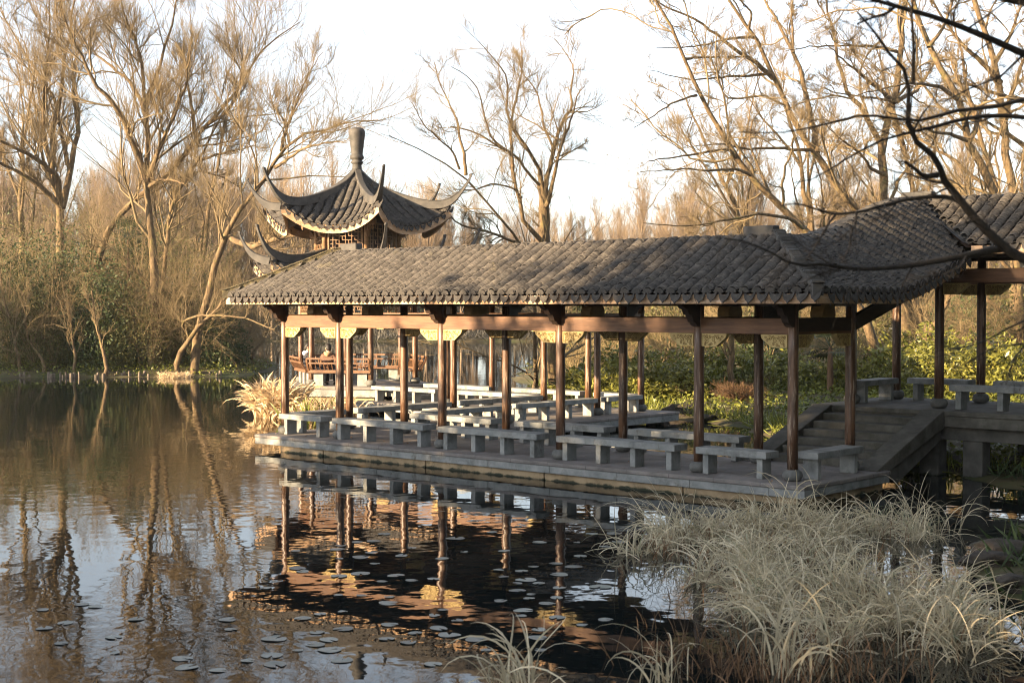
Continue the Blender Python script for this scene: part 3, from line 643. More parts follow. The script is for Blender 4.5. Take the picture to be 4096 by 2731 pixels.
bench('sunlit bench on the far edge of the rear deck, nearest the pavilion', (-6.7, Y3), (-3.8, Y3))
bench('sunlit bench on the far edge of the rear deck, in its middle', (-3.05, Y3), (-.15, Y3))
bench('sunlit short bench on the far edge of the rear deck, before the green bank', (.35, Y3), (1.75, Y3))
bench('shaded short bench on the left edge of the raised deck above the stairs', (X4+.02, YU0+.15), (X4+.02, YU1-.35), ZU)
bench('shaded bench at the back edge of the raised deck between two dark pillars', (X4+.35, YU1), (X5-.2, YU1), ZU)
bench('shaded bench at the back edge of the raised deck, at the far right', (X5+.35, YU1), (X5+3.0, YU1), ZU)
bench('long shaded bench along the front edge of the raised deck', (X5+.3, YU0), (X5+3.2, YU0), ZU)

# ------------------------------------------------------------------ hexagonal pavilion with a double roof
PC = np.array([-9.3, 10.7]); PZ = 0.43; PHI = R(-90); C30 = math.cos(PI/6); T30 = math.tan(PI/6)
def hexv(k, r): a = PHI + k*PI/3; return PC + r*np.array([math.cos(a), math.sin(a)])
pv = thing('hexagonal_pavilion', 'six sided pavilion with two tiers of upswept roofs and a bulb finial', 'pavilion')
def interp(xs, ys): return lambda v: np.interp(v, xs, ys)
def hex_roof(name, mid, cor, d_in, d_out, seed, ridge_prof, power=2.2, pull=.40):
    """mid: z of roof along a face's centre line by distance d; cor: z along corner line by radius r"""
    parts = []; rng = np.random.default_rng(seed); drips = []; caps = []
    root = None; sv = []; sf = []; fasc = []
    for k in range(6):
        an = PHI+PI/6+k*PI/3; n = np.array([math.cos(an), math.sin(an)]); t = np.array([-n[1], n[0]])
        def surf(u, d):
            u = np.asarray(u, float); d = np.asarray(d, float); d = np.maximum(d, d_in*.5)
            q = np.clip(np.abs(u)/(d*T30+1e-6), 0, 1.05)**power; zm = mid(d); zc = cor(d/C30)
            dx = d - pull*(d/d_out)**2*np.clip(1-(np.abs(u)/(d*T30+1e-6))**2, 0, 1)
            xy = PC + dx[..., None]*n + u[..., None]*t
            return np.concatenate([xy, (zm+(zc-zm)*q)[..., None]], -1)
        us = np.arange(-12, 13)*0.252; ds = np.arange(d_out, d_in, -0.056)
        U, D = np.meshgrid(us, ds, indexing='ij'); ok = np.abs(U) < D*T30-.05
        parts.append(tiles(surf, np.stack([U[ok], D[ok]], 1), seed=seed+k, r=.094))
        U2 = U+.126; ok = np.abs(U2) < D*T30-.03; parts.append(tiles(surf, np.stack([U2[ok], D[ok]], 1), kind='pan', r=.085, seed=seed+k+50))
        dr, cp, wi = MB(), MB(), MB()
        for j, u in enumerate(us):
            if abs(u) < d_out*T30-.02:
                sl = (surf(np.array(u+.1), np.array(d_out))-surf(np.array(u-.1), np.array(d_out)))[2]/.2
                eave_trim(dr, cp, wi, surf(np.array(u), np.array(d_out)), np.array([*t, sl]), n, 1, rng)
        drips.append(dr); caps.append(cp)
        uu = np.linspace(-(d_out-.03)*T30, (d_out-.03)*T30, 25); P = surf(uu, np.full(25, d_out-.03)); P0 = P-np.array([*(n*.05), 0]); f = MB()
        for i in range(24):
            a, b, c0, c1 = P[i], P[i+1], P0[i], P0[i+1]
            f.hexa([a-(0, 0, .25), b-(0, 0, .25), c1-(0, 0, .25), c0-(0, 0, .25), a+(0, 0, .01), b+(0, 0, .01), c1+(0, 0, .01), c0+(0, 0, .01)])
        fasc.append(f)
        dd = np.linspace(d_in, d_out-.06, 8)
        for i, d in enumerate(dd):
            u = np.linspace(-d*T30, d*T30, 13); p = surf(u, np.full(13, d)); p[:, 2] -= .04; b = len(sv); sv += p.tolist()
            if i: sf += [[b+j-13, b+j-12, b+j+1, b+j] for j in range(12)]
    V, Q, rn = join_np(parts)
    tl = link(name, np_mesh(name, V, Q, rn), M['tile'], pv)
    for dr, cp, f in zip(drips, caps, fasc):
        dr.build('drip_tile_row', M['tile'], tl); cp.build('end_tile_row', M['tile'], tl); f.build('eave_board', M['fascia'], pv)
    MB().add(sv, sf).build('soffit', M['dark'], pv)
    # swept corner ridges with upturned horns
    rr, zz, hh, ww = (np.array(x) for x in zip(*ridge_prof))
    s = np.linspace(0, 1, 40); q = np.linspace(0, 1, len(rr)); rr, zz, hh, ww = (np.interp(s, q, x) for x in (rr, zz, hh, ww))
    ker = np.array([1, 2, 3, 2, 1])/9
    for _ in range(2):
        for a in (rr, zz, hh, ww): a[2:-2] = np.convolve(a, ker, 'valid')
    hh = hh*.84; rr = rr*(1 if d_out < 3 else .945)
    for k in range(6):
        a = PHI+k*PI/3; e = np.array([math.cos(a), math.sin(a)]); t = np.array([-e[1], e[0]]); m = MB(); vs = []; fs = []
        T = np.stack([np.gradient(rr), np.gradient(zz)], 1); T /= np.linalg.norm(T, axis=1, keepdims=True)
        for i in range(40):
            nr, nz = -T[i, 1], T[i, 0]            # up-normal in the (r,z) plane
            for (sx, sh) in ((-1, 1), (-.8, .18), (-.8, .10), (-1, .08), (-.75, 0), (.75, 0), (1, .08), (.8, .10), (.8, .18), (1, 1)):
                r_ = rr[i]-nr*hh[i]*sh; z_ = zz[i]-nz*hh[i]*sh; p = PC+e*r_+t*ww[i]*sx; vs.append((p[0], p[1], z_))
        for i in range(39):
            fs += [[i*10+j, i*10+(j+1) % 10, (i+1)*10+(j+1) % 10, (i+1)*10+j] for j in range(10)]
        fs.append(list(range(10))); fs.append([390+j for j in range(10)][::-1]); m.add(vs, fs)
        h = m.build('corner_ridge', M['ridge'], pv)
        tip = MB(); p = PC+e*rr[-1]; z = zz[-1]; p0 = PC+e*(rr[-1]-.05)
        tip.hexa([(*(p0-t*.045), z-.06), (*(p0+t*.045), z-.06), (*(p+e*.06+t*.045), z-.03), (*(p+e*.06-t*.045), z-.03),
                  (*(p0-t*.04), z+.02), (*(p0+t*.04), z+.02), (*(p+e*.07+t*.04), z+.045), (*(p+e*.07-t*.04), z+.045)])
        tip.build('ridge_tip', M['ridge'], h, bevel=.015)
    return tl
hex_roof('upper_roof', interp([.1, .5, 1.0, 1.6, 2.2, 2.82], [7.34, 6.95, 6.50, 6.06, 5.74, 5.55]), interp([.12, .5, 1.32, 2.14, 2.97, 3.25], [7.44, 7.0, 6.56, 6.24, 6.12, 6.2]), .16, 2.82, 101,
         [(.10, 7.62, .25, .12), (.32, 7.36, .3, .11), (.62, 7.12, .32, .105), (1.0, 6.94, .32, .10), (1.4, 6.78, .32, .10), (1.8, 6.65, .32, .10), (2.2, 6.54, .33, .10), (2.6, 6.48, .33, .10), (2.97, 6.49, .34, .10), (3.22, 6.56, .27, .085), (3.44, 6.70, .16, .065), (3.64, 6.90, .10, .05), (3.80, 7.12, .075, .042), (3.9, 7.32, .065, .042)])
hex_roof('lower_roof', interp([1.15, 1.9, 2.6, 3.37], [4.62, 4.22, 3.96, 3.78]), interp([1.3, 2.2, 2.97, 3.3, 3.69], [4.66, 4.36, 4.26, 4.3, 4.42]), 1.2, 3.2, 201,
         [(1.36, 4.95, .28, .10), (1.8, 4.80, .3, .10), (2.3, 4.70, .32, .10), (2.8, 4.64, .33, .10), (3.2, 4.65, .34, .10), (3.55, 4.71, .34, .10), (3.85, 4.80, .25, .085), (4.06, 4.95, .15, .065), (4.22, 5.14, .10, .05), (4.34, 5.34, .075, .042), (4.42, 5.52, .065, .042)])
MB().lathe([(.17, 7.40), (.16, 7.62), (.15, 7.70), (.165, 7.74), (.215, 7.78), (.215, 7.81), (.17, 7.84), (.18, 7.88), (.225, 7.91), (.235, 7.97), (.215, 8.02), (.19, 8.05), (.20, 8.15), (.225, 8.35), (.255, 8.58), (.277, 8.74), (.275, 8.82), (.24, 8.90), (.15, 8.945), (.04, 8.955)], (*PC, 0), 28).build('finial', M['ridge'], pv, smooth=True)
def lattice(name, a, b, z0, z1, seed, nx, nz, parent, inset=.05):
    """framed fretwork screen between plan points a and b"""
    a = np.array(a, float); b = np.array(b, float); L = np.linalg.norm(b-a); d = (b-a)/L; f = MB(); g = MB(); th = .05
    P = lambda s, z: (a[0]+d[0]*s, a[1]+d[1]*s, z)
    for z in (z0+.03, z1-.03): f.bar(P(0, z), P(L, z), th, .06)
    for s in (.04, L-.04): f.bar(P(s, z0+.06), P(s, z1-.06), .08, th, up=(d[0], d[1], 0))
    fr = f.build(name, M['warm'], parent)
    s0, s1, y0, y1 = .08, L-.08, z0+.06, z1-.06
    rng = random.Random(seed)
    for i in range(nx+1):
        for j in range(nz):
            if 0 < i < nx and (i+2*j) % 4 == 0: continue
            s = s0+(s1-s0)*i/nx
            g.bar(P(s, y0+(y1-y0)*j/nz), P(s, y0+(y1-y0)*(j+1)/nz), .022, .022, up=(d[0], d[1], 0))
    for j in range(1, nz):
        for i in range(nx):
            if (i+2*j) % 4 == 1: continue
            z = y0+(y1-y0)*j/nz; g.bar(P(s0+(s1-s0)*i/nx, z), P(s0+(s1-s0)*(i+1)/nx, z), .022, .022)
    g.build('fretwork', M['warm'], fr)
for k in range(6):
    p, q = hexv(k, 1.43), hexv(k+1, 1.43); dd = (q-p)/np.linalg.norm(q-p)
    c = MB().lathe([(.085, 4.55), (.085, 6.35)], (*p, 0), 14).build('upper_column', M['warm'], pv, smooth=True)
    lattice('lattice_screen', p+dd*.1, q-dd*.1, 4.72, 5.72, k, 10, 7, pv)
    beam(pv, p, q, 5.73, 5.95, .10, 'dark', 'upper_beam', .05)
    P, Q = hexv(k, 2.0), hexv(k+1, 2.0); dd = (Q-P)/np.linalg.norm(Q-P)
    column(pv, *P, PZ, 3.62)
    beam(pv, P, Q, 3.16, 3.42, .10, 'beam', 'beam', .06); lattice('hanging_lattice', P+dd*.12, Q-dd*.12, 2.72, 3.15, k+9, 14, 3, pv)
    # carved cloud bracket and little lantern pendant under each upper corner
    e = hexv(k, 1)-PC
    cl = MB().prism([(0, 0), (.42, .62), (.62, .66), (.66, .5), (.5, .42), (.52, .3), (.36, .26), (.34, .12), (.2, .1), (.16, -.06), (0, -.1)], (*hexv(k, 1.5), 5.35), (*e, 0), (0, 0, 1), (-e[1]*.09, e[0]*.09, 0)).build('cloud_bracket', M['warm'], pv)
    MB().bar((*hexv(k, 1.43), 5.98), (*hexv(k, 3.05), 6.02), .12, .16).build('corner_rafter', M['dark'], pv)
    pd = hexv(k, 2.35)
    MB().lathe([(.012, 5.92), (.012, 5.82), (.10, 5.82), (.125, 5.76), (.125, 5.66), (.10, 5.60), (.03, 5.59), (.05, 5.52), (.02, 5.44)], (*pd, 0), 8).build('pendant', M['warm'], pv)
    MB().bar((*hexv(k, 1.9), 4.0), (*hexv(k, 3.6), 4.22), .12, .16).build('corner_rafter', M['dark'], pv)
# platform
pf = thing('stone_platform', 'six sided raised stone platform carrying the pavilion', 'platform')
def hexprism(r, z0, z1, m=None):
    m = m or MB(); b = [hexv(k, r) for k in range(6)]
    return m.add([(*p, z0) for p in b]+[(*p, z1) for p in b], [[5, 4, 3, 2, 1, 0], [6, 7, 8, 9, 10, 11]]+[[i, (i+1) % 6, 6+(i+1) % 6, 6+i] for i in range(6)])
hexprism(.95, 4.66, 6.6).build('shade_core', M['dark'], pv)  # added dark core standing in for the shade behind the lattice
hexprism(2.70, PZ-.09, PZ).build('platform_paving', M['deck'], pf, bevel=.012)
hexprism(2.64, PZ-.33, PZ-.092).build('platform_edge', M['stone'], pf, bevel=.01)
hexprism(2.48, -1.8, PZ-.332).build('platform_wall', M['tan'], pf)
for k, (z1, x1) in enumerate(((.29, -6.55), (.145, -6.2))):
    MB().box(-7.2, x1, Y2+.3, Y3-.3, 0.0, z1).build('step', M['stone'], pf, bevel=.01)
# leaning benches with curved slatted backs round five sides (the side facing the walkway stays open)
sides_lab = {5: 'curved-back timber bench on the pavilion side towards the left bank', 0: 'curved-back timber bench on the pavilion side facing us, a man leaning on it', 2: 'curved-back timber bench on the pavilion side away from us at right', 3: 'curved-back timber bench at the very back of the pavilion', 4: 'curved-back timber bench at the back left of the pavilion'}
for k, lab in sides_lab.items():
    P, Q = hexv(k, 2.08), hexv(k+1, 2.08); d = (Q-P)/np.linalg.norm(Q-P); n = np.array([d[1], -d[0]])
    if n@(P-PC) < 0: n = -n
    L = np.linalg.norm(Q-P); t = thing('leaning_bench', lab, 'bench', group='leaning benches round the pavilion')
    def pt(s, o, z): p = P+d*s+n*o; return (p[0], p[1], PZ+z)
    MB().hexa([pt(-.02, -.26, .41), pt(L+.02, -.26, .41), pt(L+.02, .16, .41), pt(-.02, .16, .41), pt(-.02, -.26, .46), pt(L+.02, -.26, .46), pt(L+.02, .16, .46), pt(-.02, .16, .46)]).build('seat', M['rail'], t, bevel=.008)
    for s in (.3, L/2, L-.3):
        MB().hexa([pt(s-.16, -.12, 0), pt(s+.16, -.12, 0), pt(s+.16, .02, 0), pt(s-.16, .02, 0), pt(s-.16, -.12, .408), pt(s+.16, -.12, .408), pt(s+.16, .02, .408), pt(s-.16, .02, .408)]).build('leg', M['stone'], t)
    curve = [(.10, .47), (.16, .56), (.225, .66), (.275, .76), (.30, .88)]
    b = MB()
    for o, z, hgt in ((.30, .88, .055), (.262, .735, .045), (.115, .485, .05)): b.bar(pt(0, o, z), pt(L, o, z), .05, hgt)
    bk = b.build('backrest', M['rail'], t)
    sl_ = MB(); ns = 15
    for i in range(1, ns):
        s = L*i/ns
        for (o0, z0), (o1, z1) in zip(curve[:3], curve[1:4]): sl_.bar(pt(s, o0, z0), pt(s, o1, z1), .035, .022, up=(d[0], d[1], 0))
    for i in (3, 3.4, 7.3, 7.7, 11.6, 12): sl_.bar(pt(L*i/ns, .275, .755), pt(L*i/ns, .297, .86), .035, .03, up=(d[0], d[1], 0))
    sl_.build('slats', M['rail'], bk)
    for s in (0, L):
        e = MB()
        for (o0, z0), (o1, z1) in zip(curve[:-1], curve[1:]): e.bar(pt(s, o0, z0), pt(s, o1, z1), .06, .06, up=(d[0], d[1], 0))
        e.build('end_post', M['rail'], t)

# ------------------------------------------------------------------ people
def skin(name, pts, edges, m, parent, sub=2, loc=None):
    """pts: list of (x,y,z,r) ; grown with a Skin modifier and applied"""
    me = bpy.data.meshes.new(name); me.from_pydata([p[:3] for p in pts], edges, []); o = bpy.data.objects.new(name+'_src', me); C.objects.link(o)
    o.modifiers.new('s', 'SKIN'); sv = me.skin_vertices[0].data
    for i, p in enumerate(pts):
        r = p[3]; sv[i].radius = (r, r) if not isinstance(r, tuple) else r; sv[i].use_root = (i == 0)
    sb = o.modifiers.new('b', 'SUBSURF'); sb.levels = sub; sb.render_levels = sub
    bpy.context.view_layer.update()
    ev = o.evaluated_get(bpy.context.evaluated_depsgraph_get()); res = bpy.data.meshes.new_from_object(ev); res.name = name
    bpy.data.objects.remove(o); res.materials.clear(); res.polygons.foreach_set('use_smooth', [True]*len(res.polygons))
    r = link(name, res, m, parent); return r
def sitter(label, loc, rz, jacket, hoodm, arm_r, turn=0.0, hairlen=0):
    """figure sitting on a 0.46 m seat, facing local +Y"""
    t = thing('person', label, 'person', loc, rz); ct, s_ = math.cos(turn), math.sin(turn)
    hd = lambda x, y, z, r: (x*ct-y*s_, x*s_+y*ct+.01, z, r)
    # one continuous body: pelvis, spine, neck, head, arms with hands, legs with feet
    pts = [(0, 0, .54, .125), (0, -.02, .70, .125), (0, -.03, .88, (.15, .11)), (0, -.02, 1.0, (.14, .085)), (0, -.005, 1.065, .062), (0, .005, 1.10, .062),
           hd(0, .01, 1.15, .088), hd(0, .0, 1.23, .097), hd(0, -.005, 1.29, .075)]
    ed = [(i, i+1) for i in range(8)]
    def limb(a, ps):
        b = len(pts); pts.extend(ps); ed.append((a, b)); ed.extend((b+i, b+i+1) for i in range(len(ps)-1)); return b+len(ps)-1
    limb(2, [(-.17, -.02, .97, .062), (-.22, .06, .80, .048), (-.20, .20, .66, .04), (-.13, .34, .62, .030), (-.10, .385, .62, .036)])
    hand = limb(2, arm_r)
    for s in (-1, 1): limb(0, [(s*.10, .08, .53, .088), (s*.12, .42, .50, .065), (s*.12, .45, .26, .052), (s*.12, .43, .07, .036), (s*.13, .55, .035, .036)])
    skin('body', pts, ed, M['skin'], t)
    # finger chains on the resting hand
    hx, hy, hz = pts[hand][:3]; ex, ey, ez = pts[hand-1][:3]; v = np.array([hx-ex, hy-ey, hz-ez]); v /= np.linalg.norm(v)
    sdv = np.cross(v, (0, 0, 1)); sdv /= np.linalg.norm(sdv); h = np.array([hx, hy, hz]); fm = MB()
    for i, ln in enumerate((.062, .072, .068, .052)):
        q = h+v*.02+sdv*(i-1.5)*.018; fm.tube([q, q+v*ln*.5+np.array([0, 0, -.004]), q+v*ln+np.array([0, 0, -.022])], [.009, .008, .006], 6)
    q = h-sdv*.035; fm.tube([q, q+v*.03-sdv*.02, q+v*.055-sdv*.022], [.010, .009, .007], 6); fm.build('fingers', M['skin'], t, smooth=True)
    # nose and ears
    f = MB()
    for sx in (-1, 1):
        c = hd(sx*.088, -.005, 1.205, 0); f.lathe([(.0, -.03), (.012, -.025), (.016, 0), (.013, .022), (.0, .03)], c[:3], 8)
    c = hd(0, .094, 1.19, 0); f.lathe([(.016, -.015), (.013, 0), (.006, .03)], c[:3], 8); f.build('ears_and_nose', M['skin'], t, smooth=True)
    # clothes: slightly fatter shells that follow the body and end at neck, cuffs and ankles
    pj = [(0, 0, .52, .150), (0, -.02, .68, .155), (0, -.03, .86, (.19, .135)), (0, -.025, .99, (.165, .105)), (0, -.01, 1.05, .085)]
    ej = [(i, i+1) for i in range(4)]
    b = len(pj); pj += [(-.18, -.02, .965, .085), (-.23, .06, .80, .068), (-.205, .20, .665, .056), (-.15, .31, .625, .046)]; ej += [(2, b), (b, b+1), (b+1, b+2), (b+2, b+3)]
    b = len(pj); pj += [(*p[:3], p[3]+.02) for p in arm_r[:-1]]; ej += [(2, b)]+[(b+i, b+i+1) for i in range(len(arm_r)-2)]
    skin('jacket', pj, ej, jacket, t)
    pl_ = [(0, 0, .52, .145)]; el = []
    for s in (-1, 1): b = len(pl_); pl_ += [(s*.10, .08, .53, .105), (s*.12, .42, .505, .082), (s*.12, .455, .28, .07), (s*.12, .435, .10, .06)]; el += [(0, b), (b, b+1), (b+1, b+2), (b+2, b+3)]
    skin('trousers', pl_, el, M['jeans'], t)
    sh = MB()
    for s in (-1, 1): sh.hexa([(s*.13-.05, .37, 0), (s*.13+.05, .37, 0), (s*.13+.045, .63, 0), (s*.13-.045, .63, 0), (s*.13-.042, .38, .09), (s*.13+.042, .38, .09), (s*.13+.035, .61, .055), (s*.13-.035, .61, .055)])
    sh.build('shoes', M['hair'], t, bevel=.02, seg=2)
    hp = [hd(0, -.03, 1.125, .07), hd(0, -.03, 1.17, .092), hd(0, -.03, 1.245, .106), hd(0, .015, 1.305, .092), hd(0, .055, 1.31, .055)]
    skin('hair', hp, [(0, 1), (1, 2), (2, 3), (3, 4)], M['hair'], t)
    skin('hood', [(-.12, .02, 1.05, .052), (-.08, -.09, 1.045, .066), (0, -.14, .99, .085), (.08, -.09, 1.045, .066), (.12, .02, 1.05, .052)], [(0, 1), (1, 2), (2, 3), (3, 4)], hoodm, t)
    return t
def face_to(v): return math.atan2(v[1], v[0]) - PI/2
e0 = (hexv(0, 1)+hexv(1, 1))/2-PC; e0 /= np.linalg.norm(e0)
p1 = hexv(0, 1.96)*.73+hexv(1, 1.96)*.27 - e0*.02
sitter('man in a brown hooded jacket seated with his back to us, arm along bench', (*p1, PZ), face_to(-e0)+.12, M['brownjacket'], M['hoodlining'],
       [(.18, -.03, .965, .064), (.30, -.08, .80, .05), (.37, -.10, .66, .042), (.42, -.10, .52, .031), (.44, -.095, .475, .035)], turn=.5)
e5 = (hexv(5, 1)+hexv(6, 1))/2-PC; e5 /= np.linalg.norm(e5)
p2 = hexv(5, 1.93)*.5+hexv(6, 1.93)*.5
sitter('person in a dark jacket with a white hood seated behind the left pavilion column', (*p2, PZ), face_to(-e5), M['navy'], M['white'],
       [(.18, -.02, .965, .062), (.23, .06, .80, .048), (.20, .20, .66, .04), (.13, .34, .62, .030), (.10, .385, .62, .036)], turn=-.4)

# ------------------------------------------------------------------ bare trees: traced limbs, grown twigs
def spline(P, K, rng, wob=0.0):
    P = np.array(P, float); t = np.concatenate([[0], np.cumsum(np.linalg.norm(np.diff(P, axis=0), axis=1))]); q = np.linspace(0, t[-1], K*3)
    S_ = np.stack([np.interp(q, t, P[:, i]) for i in range(3)], 1); ker = np.array([1, 2, 3, 2, 1])/9
    for _ in range(2):
        E_ = np.concatenate([[S_[0]*2-S_[2], S_[0]*2-S_[1]], S_, [S_[-1]*2-S_[-2], S_[-1]*2-S_[-3]]]); S_ = np.stack([np.convolve(E_[:, i], ker, 'valid') for i in range(3)], 1)
    S_ = S_[np.linspace(0, len(S_)-1, K).round().astype(int)]
    if wob: w_ = rng.normal(0, wob, S_.shape); w_[0] = 0; S_ = S_ + w_
    return S_
def grow(P, rad, n, lens, ang, K, rng, up=0.15, tmin=0.25, tip=0.006, rmax=0.5, curl=0.18, bias=None):
    """n children per parent path; vectorised. returns paths, radii"""
    N, KP, _ = P.shape; n = int(n); idx = np.repeat(np.arange(N), n); m = len(idx)
    t = tmin+(1-tmin)*rng.random(m)**0.8; f = t*(KP-1); i = np.minimum(f.astype(int), KP-2); g = (f-i)[:, None]
    p0 = P[idx, i]*(1-g)+P[idx, i+1]*g; T = P[idx, i+1]-P[idx, i]; T /= np.linalg.norm(T, axis=1, keepdims=True)+1e-9
    r0 = rad[idx, i]*(1-g[:, 0])+rad[idx, i+1]*g[:, 0]
    L = np.linalg.norm(np.diff(P, axis=1), axis=2).sum(1)[idx]
    rv = rng.normal(size=(m, 3)); rv -= (rv*T).sum(1, keepdims=True)*T; rv /= np.linalg.norm(rv, axis=1, keepdims=True)+1e-9
    a = np.radians(rng.uniform(*ang, m))[:, None]; d = T*np.cos(a)+rv*np.sin(a)
    d[:, 2] += up*.5
    if bias is not None: d += np.array(bias)
    d /= np.linalg.norm(d, axis=1, keepdims=True)
    ln = L*rng.uniform(*lens, m)*(1.15-0.6*t)
    out = np.zeros((m, K, 3)); out[:, 0] = p0; step = (ln/(K-1))[:, None]; cv = rng.normal(0, curl, (m, 3))
    for k in range(1, K):
        d = d + cv/(K-1)*1.5 + rng.normal(0, curl*.55, (m, 3)); d[:, 2] += up/(K-1)*2; d /= np.linalg.norm(d, axis=1, keepdims=True)
        out[:, k] = out[:, k-1]+d*step
    rs = np.minimum(r0*rmax, np.maximum(ln*0.022, tip)); R_ = rs[:, None]*np.linspace(1, 0.0, K)[None]+tip*np.linspace(0.3, 1, K)[None]; R_ = np.minimum(R_, rs[:, None])
    return out, R_
def limb_arrays(limbs, rng, K=18, wob=0.02):
    P = np.stack([spline(l[0], K, rng, wob*l[1]/.2) for l in limbs]); Rr = np.stack([l[1]+(l[2]-l[1])*np.linspace(0, 1, K)**0.8 for l in limbs]); return P, Rr
def bare_tree(name, label, cat, limbs, levels, seed, group=None, barkm='bark', twigm='twig', sides=9, wob=0.035, base=None):
    """limbs: list of (points, r0, r1). levels: list of dicts for grow()"""
    rng = np.random.default_rng(seed); P, Rr = limb_arrays(limbs, rng, wob=wob)
    b = np.array(P[0, 0]) if base is None else np.array(base)
    t = thing(name, label, cat, tuple(b), 0, group)
    V, Q = tube_arrays(P-b, Rr, sides); link('trunk', np_mesh('trunk', V, Q, smooth=True), M[barkm], t)
    vs = []; qs = []; o = 0; cur = [(P, Rr)]
    for lv in levels:
        lv = dict(lv); k = lv.pop('src', 'last'); sd_ = lv.pop('sides', 3)
        srcs = cur[-1] if k == 'last' else cur[k]
        c = grow(srcs[0], srcs[1], rng=rng, **lv); cur.append(c)
        v, q = tube_arrays(c[0]-b, c[1], sd_); vs.append(v); qs.append(q+o); o += len(v)
    if vs: link('crown', np_mesh('crown', np.concatenate(vs), np.concatenate(qs)), M[twigm], t)
    return t
def pxL(x, D): return (x-2048)/F*D
def zA(p): return (p[0]/1.7425, p[1]/1.7425)
def zB(p): return (1200+p[0]/1.568, p[1]/1.568)
def zC(p): return (2600+p[0]/1.568, p[1]/1.568)
def z1(p): return (850+p[0]/1.96, 450+p[1]/1.96)
def z4(p): return (2896+p[0]/1.96, 1150+p[1]/1.96)
def z5(p): return (2896+p[0]/1.96, 550+p[1]/1.96)
def limb(conv, pts, D0, D1, r0, r1):
    """a limb seen along these picture points, running from depth D0 to D1"""
    n = len(pts); return ([px(*conv(p), D0+(D1-D0)*i/(n-1)) for i, p in enumerate(pts)], r0, r1)
TW = lambda n1=10, n2=9, n3=7, tip=.009, up=.3, l1=(.16, .46): [dict(n=n1*1.35, lens=l1, ang=(22, 60), K=8, up=up, tip=tip*1.5, tmin=.16, sides=4, curl=.28), dict(n=n2*1.3, lens=(.3, .85), ang=(18, 52), K=6, up=up, tip=tip*1.0, curl=.22, tmin=.12), dict(n=n3*1.0, lens=(.4, 1.2), ang=(12, 45), K=4, up=up, tip=tip*.46, curl=.16, tmin=.1)]
TWR = lambda tip=.008: [dict(n=6, lens=(.22, .5), ang=(20, 55), K=12, up=.2, tip=tip*3, tmin=.2, sides=5, curl=.4, rmax=.45), dict(n=7, lens=(.2, .5), ang=(22, 60), K=8, up=.25, tip=tip*1.5, tmin=.12, sides=4, curl=.3), dict(n=8, lens=(.3, .85), ang=(18, 52), K=5, up=.22, tip=tip, curl=.22, tmin=.1), dict(n=7, lens=(.4, 1.2), ang=(12, 48), K=3, up=.15, tip=tip*.55, curl=.16, tmin=.1)]
def rooted(l, L, D):
    """carry a trunk down to the bank it stands on"""
    xy = plan(L, D); l[0].insert(0, np.array([xy[0], xy[1], zg(L, D)-.15])); return l
def foot(l, sx=0.0):
    p = np.array(l[0][0]); L, D = LD(p[0], p[1]); return rooted(l, L+sx, D)
# left bank
bare_tree('willow_tree', 'many limbed bare tree at the far left of the left bank, forked low', 'tree', [
    foot(limb(zA, [(410, 1900), (430, 1568), (425, 1420), (360, 1150), (370, 1000), (355, 900), (405, 760), (430, 560), (480, 370), (500, 200), (520, 0), (540, -200)], 75, 77, .33, .03)),
    limb(zA, [(425, 1440), (400, 1240), (310, 1150), (180, 1060), (0, 985), (-160, 900)], 75, 71, .2, .04),
    limb(zA, [(430, 1450), (470, 1300), (500, 1150), (530, 950), (545, 850), (505, 560), (500, 400), (610, 250), (700, 60)], 75, 78, .21, .02),
    limb(zA, [(425, 1440), (330, 1340), (200, 1240), (30, 1150), (-100, 1110)], 75, 72, .19, .05),
    limb(zA, [(360, 1150), (310, 1000), (300, 850), (310, 600), (330, 420), (350, 200), (340, 0), (330, -200)], 76, 74, .13, .02),
    limb(zA, [(470, 1150), (410, 850), (390, 700), (300, 560), (210, 430), (100, 250), (20, 100), (-60, -60)], 76, 79, .13, .02)], TW(11, 9, 8, .010), 31)
bare_tree('willow_tree', 'tall bare tree with upright spreading limbs in the middle of the left bank', 'tree', [
    foot(limb(zA, [(1070, 1900), (1060, 1568), (1025, 1400), (1018, 1250), (1015, 1000), (1012, 800), (1045, 650), (1075, 560), (1110, 420), (1140, 350), (1180, 200), (1230, 60), (1260, -120)], 70, 71, .30, .025)),
    limb(zA, [(1015, 1250), (950, 1040), (880, 880), (800, 720), (640, 560), (560, 370), (500, 240), (440, 100), (420, 0)], 70, 66, .2, .02),
    limb(zA, [(1012, 800), (975, 680), (900, 560), (790, 480), (690, 400), (560, 270), (480, 130)], 70.5, 74, .13, .02),
    limb(zA, [(1012, 870), (1000, 550), (985, 400), (930, 250), (880, 150), (840, 0), (820, -150)], 70.5, 69, .13, .02),
    limb(zA, [(1025, 1260), (1080, 1120), (1150, 950), (1220, 800), (1290, 620), (1310, 480), (1340, 300)], 70, 67, .15, .02),
    limb(zA, [(1040, 1300), (1120, 1250), (1230, 1260), (1310, 1300)], 70, 68, .1, .03),
    limb(zA, [(1150, 960), (1100, 780), (1060, 700), (1050, 560)], 69, 72, .08, .02)], TW(11, 9, 8, .010), 32)
